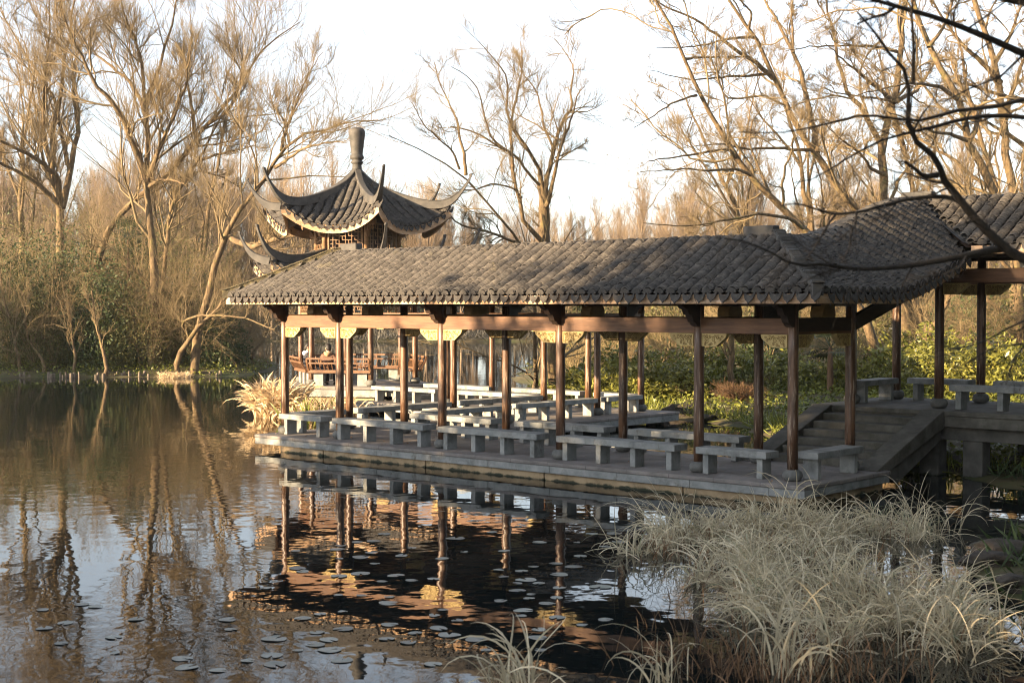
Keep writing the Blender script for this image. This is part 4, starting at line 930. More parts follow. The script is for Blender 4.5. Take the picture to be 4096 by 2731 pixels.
bare_tree('willow_tree', 'bare tree leaning to the right over the left bank, long diagonal trunk', 'tree', [
    foot(limb(zA, [(640, 2000), (720, 1680), (800, 1520), (900, 1430), (1030, 1310), (1200, 1180), (1340, 1010), (1470, 840), (1580, 730), (1690, 600), (1750, 450), (1780, 380), (1900, 290), (2080, 150)], 74, 69, .27, .02)),
    limb(zA, [(1380, 1000), (1360, 950), (1345, 800), (1320, 650), (1300, 560), (1310, 400), (1340, 250), (1330, 80)], 71, 73, .12, .02),
    limb(zA, [(1440, 870), (1560, 800), (1640, 700), (1690, 520), (1600, 330), (1570, 150)], 70.5, 68, .09, .015),
    limb(zA, [(1340, 1020), (1500, 1010), (1700, 960), (1850, 900)], 71, 68, .07, .015)], TW(12, 9, 8, .009), 33)
bare_tree('willow_tree', 'slim bare tree behind the pavilion corner, trunk bending left to right', 'tree', [
    foot(limb(zA, [(1120, 2100), (1150, 1850), (1180, 1500), (1210, 1380), (1290, 1270), (1390, 1120), (1440, 1000), (1500, 880), (1570, 760)], 72, 70, .19, .03)),
    limb(zA, [(1390, 1120), (1500, 1080), (1640, 1050), (1800, 1010)], 71, 69, .08, .02),
    limb(zA, [(1290, 1270), (1380, 1190), (1540, 1230), (1700, 1330)], 71.5, 73, .07, .02)], TW(10, 9, 7, .009), 34)
bare_tree('willow_tree', 'bare tree rising close behind the pavilion roof, limbs reaching right over it', 'tree', [
    foot(limb(z1, [(-150, 1900), (-60, 1500), (60, 1080), (120, 920), (250, 740), (350, 620), (430, 500), (520, 330), (580, 260), (650, 200), (780, 150), (900, 130), (1030, 75), (1150, 80), (1300, 50)], 68, 62, .24, .015)),
    limb(z1, [(540, 300), (570, 150), (620, 30), (680, -150), (750, -300), (860, -470)], 65, 66, .10, .012),
    limb(z1, [(490, 430), (560, 390), (640, 330), (740, 270), (830, 250), (960, 230), (1060, 240)], 65, 61, .09, .012),
    limb(z1, [(600, 240), (560, 60), (470, -60), (440, -220)], 65, 67, .07, .012),
    limb(z1, [(100, 960), (300, 1060), (420, 1010), (560, 980), (680, 950)], 67, 62, .15, .10)], TW(11, 9, 8, .008), 35)
bare_tree('leaning_tree', 'thin bare trunk leaning right at the tip of the left bank', 'tree', [
    rooted(limb(lambda p: p, [(700, 1455), (760, 1350), (810, 1290), (860, 1245), (900, 1195), (930, 1150)], 67.7, 66, .16, .06), -15.9, 67.7),
    limb(lambda p: p, [(760, 1350), (720, 1290), (790, 1260), (870, 1262), (990, 1272), (1050, 1300), (1100, 1320)], 67.5, 64, .07, .025)], TW(8, 7, 6, .008), 36)
# thin stems leaning out of the left bank
for i, (x0, y0, x1, y1, D, r) in enumerate([(425, 1490, 380, 1290, 67, .11), (180, 1478, 110, 1350, 68, .10), (298, 1480, 290, 1370, 67.5, .09), (80, 1485, 10, 1180, 68, .10), (620, 1400, 640, 1280, 70, .10), (500, 1360, 490, 1200, 76, .16), (940, 1420, 1010, 1300, 74, .10), (1010, 1420, 1075, 1310, 76, .10)]):
    lab = ['slender crooked trunk standing at the water edge of the left bank', 'short thin stem at the shadowed left end of the bank', 'small upright stem behind the log edging', 'pale thin trunk leaning left at the far left shore', 'short stem among the olive shrubs', 'straight dark trunk under the evergreen trees', 'dark thin trunk slanting right beyond the left bank tip, nearer one', 'dark thin trunk slanting right beyond the left bank tip, farther one'][i]
    bare_tree('thin_tree', lab, 'tree', [foot(limb(lambda p: p, [(x0, y0-12), ((x0+x1)/2+8, (y0+y1)/2), (x1, y1), (x1-12, y1-130)], D, D+.6, r, .03))], TW(6, 6, 5, .007), 60+i)
# behind the middle
bare_tree('maple_tree', 'many stemmed bare tree standing alone behind the middle of the walkway roof', 'tree', [
    rooted(limb(zB, [(1590, 2380), (1565, 1900), (1545, 1540), (1530, 1380), (1528, 1260), (1525, 1150)], 52.5, 52.5, .192, .20), 1.75, 52.8),
    limb(zB, [(1530, 1330), (1515, 1120), (1490, 1040), (1440, 950), (1360, 850), (1300, 720), (1290, 640), (1320, 510), (1250, 400), (1180, 320), (1110, 250)], 52.5, 50, .096, .012),
    limb(zB, [(1528, 1240), (1560, 1050), (1590, 950), (1620, 850), (1660, 720), (1720, 690), (1690, 580), (1725, 480), (1720, 420), (1680, 350), (1600, 250)], 52.5, 54, .111, .012),
    limb(zB, [(1540, 1300), (1570, 1220), (1600, 1080), (1640, 900), (1700, 750), (1740, 600), (1780, 540)], 52.3, 50.5, .096, .015),
    limb(zB, [(1550, 1560), (1500, 1480), (1440, 1440), (1400, 1400), (1390, 1280), (1350, 1180), (1335, 1050), (1330, 950), (1240, 930), (1180, 870), (1030, 800), (940, 790)], 52.4, 50, .104, .02),
    limb(zB, [(1335, 1050), (1325, 880), (1310, 800), (1340, 690), (1380, 520), (1400, 400), (1380, 260)], 51, 52, .067, .012),
    limb(zB, [(1600, 940), (1530, 810), (1515, 700), (1480, 560), (1400, 470), (1360, 330)], 52.8, 54, .059, .012),
    limb(zB, [(1500, 1160), (1440, 1100), (1370, 990), (1200, 880), (1160, 740), (1120, 560), (1060, 480), (950, 420)], 52, 49, .059, .012),
    limb(zB, [(1650, 880), (1600, 870), (1480, 780), (1340, 710), (1260, 600)], 52, 55, .044, .012),
    limb(zB, [(1390, 1240), (1340, 1180), (1210, 1150), (1100, 1190), (960, 1190)], 51.5, 48, .044, .015),
    limb(zB, [(1600, 990), (1700, 950), (1790, 900)], 52.5, 52, .037, .012)], TW(10, 8, 6, .0048, .15, (.16, .36)), 41)
bare_tree('maple_tree', 'bare trunk leaning left in front of the many stemmed tree behind the roof', 'tree', [
    rooted(limb(zB, [(1480, 2380), (1470, 1900), (1450, 1600), (1390, 1500), (1300, 1420), (1180, 1300), (1090, 1170), (1040, 1100), (990, 1060), (880, 1020), (760, 950), (680, 890), (560, 850)], 51, 46.5, .148, .012), .95, 59.5),
    limb(zB, [(1040, 1100), (1030, 960), (1000, 860), (990, 760), (930, 640), (870, 500), (840, 380)], 48.5, 49.5, .067, .012),
    limb(zB, [(1000, 1060), (960, 950), (870, 870), (780, 790), (700, 640)], 48.2, 46, .044, .010),
    limb(zB, [(1380, 1530), (1200, 1460), (1000, 1410), (940, 1350)], 50.5, 47, .059, .02)], TW(10, 8, 6, .0048, .15, (.16, .38)), 42)
# right bank willows
bare_tree('willow_tree', 'bare willow leaning left behind the roof corner, lit yellow', 'tree', [
    rooted(limb(zC, [(1370, 2040), (1150, 1640), (980, 1450), (820, 1290), (640, 1110), (540, 1000), (470, 880), (420, 760), (330, 630), (285, 530), (230, 420), (180, 260), (100, 130), (30, 0), (-40, -150)], 47, 45, .2, .03), 12.6, 47.5),
    limb(zC, [(290, 600), (260, 605), (140, 650), (0, 740), (-100, 800)], 46, 43, .05, .01),
    limb(zC, [(540, 1000), (500, 930), (340, 960), (140, 990), (-20, 1010)], 46.4, 43, .07, .012),
    limb(zC, [(215, 370), (350, 360), (600, 360)], 45.6, 47, .05, .012),
    limb(zC, [(640, 1110), (560, 1060), (400, 1070), (200, 1060), (-60, 1080)], 46.5, 43, .06, .01),
    limb(zC, [(760, 1230), (700, 1100), (620, 900), (640, 760), (730, 640)], 46.6, 48, .06, .012),
    limb(zC, [(980, 1450), (880, 1370), (700, 1340), (480, 1380), (240, 1420), (-40, 1400)], 46.8, 43, .07, .012)], TWR(.0065), 43)
bare_tree('willow_tree', 'tall yellow lit willow with a long curved trunk leaning left', 'tree', [
    foot(limb(zC, [(1780, 2130), (1500, 1640), (1290, 1310), (1180, 1160), (1080, 1020), (1000, 920), (930, 820), (860, 700), (820, 580), (760, 470), (700, 330), (640, 200), (560, 100), (490, 0), (420, -150)], 69, 66, .33, .05)),
    limb(zC, [(1045, 960), (1040, 880), (1020, 780), (990, 620), (950, 480), (910, 340), (840, 220), (770, 100), (720, 0), (690, -120)], 68, 70, .18, .04),
    limb(zC, [(770, 490), (720, 440), (640, 380), (500, 290), (380, 190), (230, 100), (60, 20), (-60, -40)], 67, 63, .13, .02),
    limb(zC, [(1020, 940), (900, 940), (760, 930), (560, 930), (480, 900), (360, 910), (200, 930)], 68, 63, .10, .015),
    limb(zC, [(660, 235), (510, 240), (400, 270), (200, 300), (40, 300)], 66.5, 63, .08, .012),
    limb(zC, [(740, 465), (560, 480), (400, 490), (260, 505), (0, 440)], 67, 62, .08, .012),
    limb(zC, [(900, 330), (890, 150), (895, 0), (880, -120)], 69, 70, .08, .02),
    limb(zC, [(620, 180), (640, 80), (560, 0), (520, -80)], 66.5, 65, .07, .02)], TWR(.009), 44)
bare_tree('willow_tree', 'upright willow with a forked thick trunk above the stair roof', 'tree', [
    foot(limb(zC, [(1610, 2130), (1500, 1640), (1475, 1230), (1450, 1050), (1445, 930), (1500, 800), (1540, 620), (1560, 400), (1580, 200), (1590, 0), (1600, -150)], 70, 71, .36, .10)),
    limb(zC, [(1455, 960), (1445, 890), (1370, 760), (1330, 670), (1240, 600), (1180, 380), (1150, 180), (1090, 0), (1060, -120)], 70, 67, .17, .03),
    limb(zC, [(1525, 640), (1440, 560), (1320, 470), (1220, 380), (1100, 280)], 70.5, 66, .13, .02),
    limb(zC, [(1530, 640), (1600, 610), (1670, 570), (1740, 470), (1830, 300)], 70.5, 74, .14, .03),
    limb(zC, [(1560, 330), (1400, 290), (1200, 290), (1000, 290), (850, 320)], 70.8, 66, .09, .015),
    limb(zC, [(1550, 640), (1350, 610), (1150, 580), (1020, 520)], 70.4, 65, .08, .012),
    limb(zC, [(1480, 1100), (1380, 1060), (1340, 980), (1200, 880), (1080, 760)], 70, 66, .11, .02)], TWR(.009), 45)
bare_tree('willow_tree', 'leaning willow at the upper right with a forked orange lit trunk', 'tree', [
    foot(limb(zC, [(2560, 1950), (2330, 1500), (2170, 1230), (2100, 1080), (2010, 960), (1980, 860), (2000, 780), (1920, 600), (1820, 450), (1740, 280), (1680, 100), (1640, 0), (1600, -150)], 56, 55, .28, .08)),
    limb(zC, [(2010, 880), (2060, 760), (2040, 680), (1930, 520), (1880, 330)], 55.5, 57, .12, .03),
    limb(zC, [(1990, 880), (1880, 840), (1770, 830), (1600, 740), (1480, 700)], 55.5, 52, .09, .015),
    limb(zC, [(1920, 620), (1800, 530), (1650, 520), (1430, 560), (1240, 620)], 55.2, 52, .09, .012),
    limb(zC, [(1750, 300), (1850, 160), (1900, 0), (1960, -100)], 55, 56, .09, .03)], TWR(.0075), 46)
bare_tree('willow_tree', 'rightmost willow with several steep brown limbs crossing the top right', 'tree', [
    foot(limb(zC, [(2310, 2130), (2290, 1640), (2280, 1230), (2250, 1050), (2235, 880), (2210, 700), (2190, 500), (2170, 380), (2110, 230), (2050, 80), (2020, 0), (1990, -150)], 69, 68, .33, .10)),
    limb(zC, [(2225, 800), (2230, 700), (2290, 520), (2346, 380), (2420, 200)], 68.5, 71, .18, .05),
    limb(zC, [(2200, 520), (2090, 400), (1940, 260), (1800, 60), (1720, -80)], 68.2, 65, .15, .03),
    limb(zC, [(2400, 960), (2280, 860), (2200, 820), (2070, 740), (1960, 690)], 69, 66, .15, .03),
    limb(zC, [(2346, 640), (2180, 590), (2000, 530), (1880, 520), (1760, 560)], 69, 65, .12, .02),
    limb(zC, [(2170, 380), (2260, 230), (2320, 60), (2360, -60)], 68, 70, .12, .04),
    limb(zC, [(2190, 1240), (2190, 1100), (2160, 950), (2190, 850), (2240, 700)], 67, 66, .07, .03)], TWR(.009), 47)
def wild_tree(label, L, D, h, lean, seed, n=5):
    r_ = np.random.default_rng(seed); b = np.array([*plan(L, D), zg(L, D)-.2]); R3 = np.array([*RT2, 0]); F3 = np.array([*FW2, 0]); up3 = np.array([0, 0, 1.0])
    tr = [b+up3*h*f+R3*lean*h*f**1.4+R3*.25*math.sin(f*7+seed)+F3*.2*math.sin(f*5+seed*2) for f in np.linspace(0, 1, 9)]; lim = [(tr, .018*h, .03)]
    for i in range(n):
        f = .22+.55*i/n; k = int(f*8); a = r_.uniform(-1, .55); p = tr[k]; ln = h*r_.uniform(.35, .6); d = R3*a+F3*r_.uniform(-.5, .5)+up3*r_.uniform(.5, 1.2); d /= np.linalg.norm(d)
        pts = [p]; 
        for j in range(6): d = d+r_.normal(0, .13, 3)+up3*.06; d /= np.linalg.norm(d); pts.append(pts[-1]+d*ln/6)
        lim.append((pts, .0085*h*(1-.4*f), .015))
    bare_tree('willow_tree', label, 'tree', lim, TWR(.0085), seed)
wild_tree('bare tree standing far back between the two leaning willows', pxL(3330, 82), 82, 17, -.22, 901)
wild_tree('bare tree far back behind the upright forked willow', pxL(3720, 84), 84, 18, -.18, 902, 6)
wild_tree('bare tree leaning left far behind the leftmost right bank willow', pxL(3060, 78), 78, 15, -.3, 903)
wild_tree('slender bare tree at the right edge beside the steep brown limbs', pxL(4090, 60), 60, 15, -.2, 904)
wild_tree('bare tree at the far left edge, behind the forked one', pxL(60, 86), 86, 18, .08, 905)
wild_tree('bare tree far back on the left bank between the upright and leaning ones', pxL(800, 90), 90, 16, .1, 906)
bare_tree('thin_tree', 'thin dark trunk among the shrubs, seen between the right hand pillars', 'tree', [
    rooted(limb(lambda p: p, [(2921, 1480), (2925, 1400), (2930, 1330), (2905, 1240), (2880, 1190), (2830, 1100)], 48, 47.5, .13, .06), 7.4, 48),
    limb(lambda p: p, [(2912, 1260), (2960, 1190), (3000, 1100)], 47.8, 49, .06, .03)], TW(9, 8, 6, .006), 48)
bare_tree('thin_tree', 'pale cut trunk slanting right, behind the raised deck pillars', 'tree', [
    rooted(limb(lambda p: p, [(3645, 1440), (3690, 1380), (3735, 1310), (3800, 1180), (3860, 1050)], 56, 55, .17, .07), 15.75, 56)], TW(9, 8, 6, .008), 49)
bare_tree('thin_tree', 'reddish thick trunk behind the raised deck, beside the tall pillars', 'tree', [
    foot(limb(lambda p: p, [(3700, 1420), (3680, 1330), (3640, 1230), (3590, 1120), (3560, 1000)], 62, 61, .26, .16))], TW(6, 7, 6, .009), 50)
# foreground tree whose dark limbs hang in from the right
ft = [([np.array([*plan(5.6, 10.3), -.6]), np.array([*plan(5.4, 10.2), 1.5]), np.array([*plan(5.3, 10.0), 3.2]), np.array([*plan(5.6, 9.9), 5.0]), np.array([*plan(6.1, 9.6), 7.5])], .19, .10),
      limb(zC, [(2950, 560), (2700, 480), (2500, 420), (2346, 340), (2200, 270), (2060, 215), (1900, 150), (1780, 105), (1650, 70), (1540, 40), (1400, 0), (1250, -40)], 9.9, 8.6, .036, .010),
      limb(z5, [(2900, 1130), (2500, 1010), (2352, 960), (2200, 880), (2130, 800), (2000, 680), (1880, 530), (1780, 400), (1700, 320), (1665, 290), (1690, 240), (1735, 185), (1640, 140), (1560, 80), (1450, 0), (1425, -95), (1420, -220), (1460, -400), (1475, -500), (1420, -560), (1310, -620), (1240, -710), (1180, -860), (1050, -980)], 10.2, 8.8, .046, .006),
      limb(z5, [(1670, 295), (1600, 305), (1550, 295), (1500, 250), (1420, 190)], 9.6, 9.4, .022, .010),
      limb(zC, [(1650, 520), (1655, 300), (1640, 100), (1650, -30)], 9.0, 8.6, .014, .006),
      limb(z5, [(2180, 870), (2060, 890), (1900, 925), (1800, 940), (1600, 980), (1400, 1010), (1200, 1030), (1000, 1030), (880, 1010), (760, 985), (660, 990), (570, 1025), (480, 970), (380, 900), (250, 840), (120, 795), (0, 790)], 10.1, 8.7, .030, .004),
      limb(z5, [(1860, 510), (1780, 465), (1650, 460), (1450, 480), (1300, 520), (1150, 560), (1080, 585), (980, 590), (880, 610), (760, 580), (640, 530), (560, 515), (440, 535)], 9.9, 8.9, .019, .004),
      limb(z5, [(870, 612), (830, 660), (760, 780), (700, 880), (640, 960)], 9.2, 9.0, .009, .003),
      limb(z5, [(1040, 590), (1030, 680), (990, 760), (985, 860), (930, 970)], 9.3, 9.1, .009, .003),
      limb(zC, [(2900, 780), (2500, 740), (2346, 740), (2200, 720), (2050, 730), (1900, 760), (1770, 800), (1650, 830), (1550, 850), (1440, 880), (1330, 940), (1230, 1000), (1130, 1060), (1020, 1140), (900, 1150)], 10.0, 8.8, .024, .003),
      limb(zC, [(2900, 640), (2500, 600), (2346, 620), (2150, 680), (2050, 680), (1900, 690), (1780, 740), (1690, 770), (1500, 740), (1380, 715), (1270, 725), (1170, 770), (1000, 800), (850, 840), (700, 830), (560, 830)], 9.8, 8.7, .021, .003),
      limb(zC, [(2346, 340), (2200, 480), (2000, 560), (1840, 640)], 9.6, 9.0, .010, .003),
      limb(zC, [(2500, 20), (2300, 10), (2100, -40)], 9.4, 8.9, .03, .02),
      limb(z4, [(3000, 60), (2600, 170), (2352, 260), (2200, 330), (2050, 420), (1900, 470), (1750, 480), (1600, 510)], 9.6, 8.9, .012, .002),
      limb(z4, [(3000, 200), (2600, 380), (2400, 420), (2290, 520), (2240, 640), (2210, 760)], 9.5, 9.2, .014, .003),
      limb(z4, [(2350, 440), (2200, 460), (2050, 500), (1900, 590), (1780, 640)], 9.4, 9.0, .007, .002),
      limb(z5, [(1900, 930), (1850, 1020), (1700, 1080), (1560, 1090), (1400, 1130)], 9.5, 9.2, .007, .002),
      limb(zC, [(1540, 40), (1480, 90), (1400, 110), (1300, 150)], 8.9, 8.7, .012, .006)]
bare_tree('overhanging_tree', 'dark tree at the right edge, crooked black limbs hanging across the roofs', 'tree', ft,
          [dict(n=14, lens=(.06, .22), ang=(25, 75), K=7, up=-.05, tip=.0022, tmin=.2, sides=4, rmax=.4, curl=.35), dict(n=7, lens=(.3, .8), ang=(20, 60), K=5, up=-.05, tip=.0014), dict(n=4, lens=(.3, .7), ang=(20, 60), K=4, up=-.1, tip=.0010)], 51, barkm='blackbark', twigm='blackbark', wob=.006)
print('trees done')

# ------------------------------------------------------------------ far trees: a few kinds, many copies
def far_mesh(h, n1, seed, lean=0.05, spread=(18, 40), conic=True, tip=.017):
    rng = np.random.default_rng(seed); K = 14
    P = np.stack([np.stack([rng.normal(0, .06, K).cumsum()*.4+lean*np.linspace(0, h, K)*.1, rng.normal(0, .06, K).cumsum()*.4, np.linspace(-.3, h, K)], 1)]); Rr = (h*.011*(1-np.linspace(0, 1, K))+.012)[None]
    v, q = tube_arrays(P, Rr, 5); c1 = grow(P, Rr, n1, (.10, .26) if conic else (.25, .5), spread, 6, rng, up=.45, tip=tip, tmin=.12)
    c2 = grow(c1[0], c1[1], 9, (.3, .6), (20, 50), 4, rng, up=.35, tip=tip*.8); c3 = grow(c2[0], c2[1], 5, (.35, .8), (20, 50), 3, rng, up=.3, tip=tip*.7)
    vs = [v]; qs = [q]; o = len(v)
    for c in (c1, c2, c3): a, b = tube_arrays(c[0], c[1], 3); vs.append(a); qs.append(b+o); o += len(a)
    return np_mesh('far_tree', np.concatenate(vs), np.concatenate(qs))
far_me = [far_mesh(13, 70, 1), far_mesh(15, 80, 2), far_mesh(11, 60, 3), far_mesh(12, 34, 4, conic=False, spread=(20, 50)), far_mesh(13, 36, 5, .2, conic=False, spread=(20, 50))]
rng = np.random.default_rng(77)
def far_place(L, D, k, sc):
    xy = plan(L, D); o = link('far_tree', far_me[k], M['twigfar'], None); o.location = (*xy, zg(L, D)); o.rotation_euler = (0, 0, rng.uniform(0, 6.28)); o.scale = (sc*rng.uniform(.9, 1.2), sc*rng.uniform(.9, 1.2), sc)
    tag(o, 'slim bare brown tree in the far wood across the lake' if k < 3 else 'spreading bare brown tree in the far wood across the lake', 'tree', 'slim far trees' if k < 3 else 'spreading far trees')
for D, n, lo, hi in ((139, 88, -66, 66), (147, 84, -70, 70), (156, 70, -74, 74), (166, 52, -76, 76)):
    for i in range(n):
        L = lo+(hi-lo)*(i+rng.uniform(.1, .9))/n; k = int(rng.choice([0, 1, 2, 3, 4], p=[.15, .13, .16, .28, .28]))
        gap = 1.0 if not (-8 < L < 12) else .8
        far_place(L, D+rng.uniform(-3, 3), k, rng.uniform(.72, 1.02)*gap*(1.22 if L < -12 else 1.08))
for L, D, k in [(-38, 108, 3), (-30, 104, 4), (-44, 112, 1), (12, 108, 4), (17, 100, 3), (22, 96, 4), (26, 104, 3), (31, 98, 0), (35, 92, 4), (40, 100, 3), (9, 118, 3), (-26, 94, 3), (-35, 92, 4), (15, 88, 4), (28, 84, 3)]:
    far_place(L, D, k, rng.uniform(.75, 1.05))

# ------------------------------------------------------------------ leaves, shrubs, reeds
def leaf_quads(P, size, rng, aspect=2.2, flat=0.0, droop=0.0):
    """diamond leaves at P (N,3)"""
    n = len(P); d = rng.normal(size=(n, 3)); d[:, 2] = d[:, 2]*(1-flat)-droop; d /= np.linalg.norm(d, axis=1, keepdims=True)+1e-9
    s = rng.normal(size=(n, 3)); s[:, 2] *= (1-flat); s -= (s*d).sum(1, keepdims=True)*d; s /= np.linalg.norm(s, axis=1, keepdims=True)+1e-9
    L = size*rng.uniform(.6, 1.3, n)[:, None]; Wd = L/aspect
    V = np.stack([P, P+d*L*.5+s*Wd*.5, P+d*L, P+d*L*.5-s*Wd*.5], 1); return V.reshape(-1, 3), np.arange(n*4).reshape(-1, 4), np.repeat(np.clip(rng.normal(.5, .27, n), 0, 1), 4)
def cloud_pts(n, rad, rng, clumps=26, shell=.55, flatbase=True):
    c = rng.normal(size=(clumps, 3)); c /= np.linalg.norm(c, axis=1, keepdims=True); c *= (shell+(1-shell)*rng.random((clumps, 1)))
    c[:, 2] = np.abs(c[:, 2]) if flatbase else c[:, 2]
    i = rng.integers(0, clumps, n); g = rng.normal(size=(n, 3)); g *= np.minimum(1, 1.5/np.linalg.norm(g, axis=1, keepdims=True)); p = c[i]+g*rng.uniform(.10, .24, (clumps, 1))[i]
    return p*np.array(rad)
def stems(rng, n, h, spread, K=6, r=.012, curve=.3):
    P = np.zeros((n, K, 3)); a = rng.uniform(0, 2*PI, n); t = np.linspace(0, 1, K)[None]; s = spread*rng.uniform(.2, 1, n)[:, None]; hh = h*rng.uniform(.5, 1, n)[:, None]
    P[..., 0] = np.cos(a)[:, None]*s*t**1.3; P[..., 1] = np.sin(a)[:, None]*s*t**1.3; P[..., 2] = hh*t
    P += rng.normal(0, .02*h, P.shape).cumsum(1)*.4; P[:, 0, 2] = -.1
    return P, np.broadcast_to(r*(1-.75*t), (n, K)).copy()
def bush(name, label, cat, L, D, w, h, n, size, lm, seed, group=None, twigs=True, aspect=2.2, clumps=26, dep=None, z=None, twm='twig', lift=0.0):
    rng = np.random.default_rng(seed); xy = plan(L, D); z = zg(L, D) if z is None else z
    t = thing(name, label, cat, (*xy, z), rng.uniform(0, 6.28) if dep is None else YAW-PI/2, group)
    p = cloud_pts(n, (w/2, (dep or w)/2, h-lift), rng, clumps); p[:, 2] = np.abs(p[:, 2])+lift; v, q, r = leaf_quads(p, size, rng, aspect)
    link('foliage', np_mesh('foliage', v, q, r), M[lm], t)
    if twigs:
        P, Rr = stems(rng, 9, h*.9, w*.4, r=.02+.008*h); c = grow(P, Rr, 5, (.3, .6), (20, 50), 5, rng, up=.2, tip=.008)
        a, b = tube_arrays(P, Rr, 4); a2, b2 = tube_arrays(c[0], c[1], 3)
        link('branches', np_mesh('branches', np.concatenate([a, a2]), np.concatenate([b, b2+len(a)])), M[twm], t)
    return t
def scrub(label, L, D, w, h, n, seed, group, m='twig', tip=.008, droop=False):
    rng = np.random.default_rng(seed); xy = plan(L, D); t = thing('scrub', label, 'shrub', (*xy, zg(L, D)), 0, group)
    P, Rr = stems(rng, n, h, w/2, r=.02); u_ = -.12 if droop else .15; c = grow(P, Rr, 10 if droop else 8, (.35, .75), (25, 65), 6, rng, up=u_, tip=tip, curl=.35); c2 = grow(c[0], c[1], 8 if droop else 5, (.3, .75), (20, 55), 4, rng, up=u_*1.5, tip=tip*.7, curl=.25)
    vs = []; qs = []; o = 0
    for a, b, k in ((P, Rr, 4), (*c, 3), (*c2, 3)): v, q = tube_arrays(a, b, k); vs.append(v); qs.append(q+o); o += len(v)
    link('branches', np_mesh('branches', np.concatenate(vs), np.concatenate(qs)), M[m], t); return t
# left bank: evergreen and olive shrubs among bare scrub   (picture column, depth, width m, height m)
for i, (x, D, wd, h, kd) in enumerate([(30, 71, 5, 5.5, 'o'), (150, 76, 6, 6.5, 'e'), (130, 69.5, 4, 3, 'o'), (300, 72, 5, 6.0, 'e'), (420, 70, 4.2, 4.6, 'e'), (395, 78, 6, 7.5, 'o'), (560, 75, 5.5, 6.5, 'e'), (560, 70, 4, 3.6, 'o'), (640, 73, 6.0, 6.4, 'o'), (700, 78, 5.5, 7, 'o'), (770, 72, 4.6, 5.0, 'o'), (850, 77, 4.8, 5.6, 'o'), (860, 71.5, 3.4, 3.0, 'e'), (480, 83, 8, 8, 'o'), (240, 85, 9, 8, 'o'), (20, 82, 8, 8, 'o'), (-120, 72, 8, 7, 'e'), (-260, 70, 9, 7, 'o')]):
    if kd == 'e': bush('evergreen_shrub', 'dark leafy evergreen shrub on the left bank under the bare trees', 'shrub', pxL(x, D), D, wd, h, 9000, .17, 'evergreen', 300+i, 'evergreen shrubs of the left bank', clumps=70)
    else: bush('olive_shrub', 'olive brown twiggy shrub on the left bank under the bare trees', 'shrub', pxL(x, D), D, wd, h*1.08, 8500, .13, 'olive', 300+i, 'olive shrubs of the left bank', clumps=90, aspect=3)
for i, (x, D, wd, h) in enumerate([(60, 69, 5, 4.5), (210, 70, 5, 5.5), (480, 73, 5, 6.5), (600, 69.5, 5, 5.5), (690, 71, 6, 7), (780, 70, 5, 4.4), (880, 72, 4, 3.5), (960, 74, 4, 3.2), (1060, 80, 5, 3.4), (400, 82, 7, 9), (120, 80, 7, 9), (650, 84, 7, 8.5), (900, 84, 7, 6), (270, 74, 6, 8)]):
    scrub('bare straw coloured scrub on the left bank, thin arching stems', pxL(x, D), D, wd*1.3, h, 14, 340+i, 'bare scrub of the left bank', 'goldtwig', .007, droop=True)
# low plants at the shore of the left bank
def cover(name, label, pts, size, m, seed, flat=.5, aspect=1.6):
    rng = np.random.default_rng(seed); v, q, r = leaf_quads(pts, size, rng, aspect, flat)
    return tag(link(name, np_mesh(name, v, q, r), M[m]), label, 'ground cover', kind='stuff')
def scatter(poly, n, rng, lo=0.0, hi=5, box=None):
    b = np.array(box); P = b[0]+(b[1]-b[0])*rng.random((n*6, 2)); d = poly_dist(P, poly); P = P[(d > lo) & (d < hi)][:n]
    z = ground_z(P[:, 0], P[:, 1]); xy = CAM[:2]+P[:, :1]*RT2+P[:, 1:]*FW2; return np.concatenate([xy, z[:, None]], 1)
rng = np.random.default_rng(5)
p = scatter(LEFT_BANK, 9000, rng, .1, 6, [(-30, 66), (-11, 80)]); p[:, 2] += rng.random(len(p))**2*.35; cover('grass', 'short green grass and weeds on the edge of the left bank', p, .13, 'cover', 6)
# log edging
for i, x in enumerate([80, 88, 97, 116, 193, 203, 214, 240, 250, 262, 272, 283, 295, 306, 316, 381, 390, 412, 422, 432, 460, 468, 478, 487, 497, 505, 516, 524, 536, 556, 566, 577, 593, 840, 852, 866, 880]):
    D = 66.55+.14*math.sin(i*2.1)+(0.9 if x > 420 else 0)+(.3 if x > 700 else 0); L = pxL(x, D); xy = plan(L, D); h = .2+.07*math.sin(i*3.7); r = .06+.018*math.sin(i*5.3)
    o = MB().lathe([(r, -.5), (r*1.02, h*.7), (r*.97, h), (r*.8, h+.012)], n=9).build('log_stake', M['stake']); o.location = (*xy, WATER); o.rotation_euler = (.06*math.sin(i), .06*math.cos(i*2), 0)
    tag(o, 'round log stake edging the left bank at the waterline', 'stake', 'log stakes along the left shore')
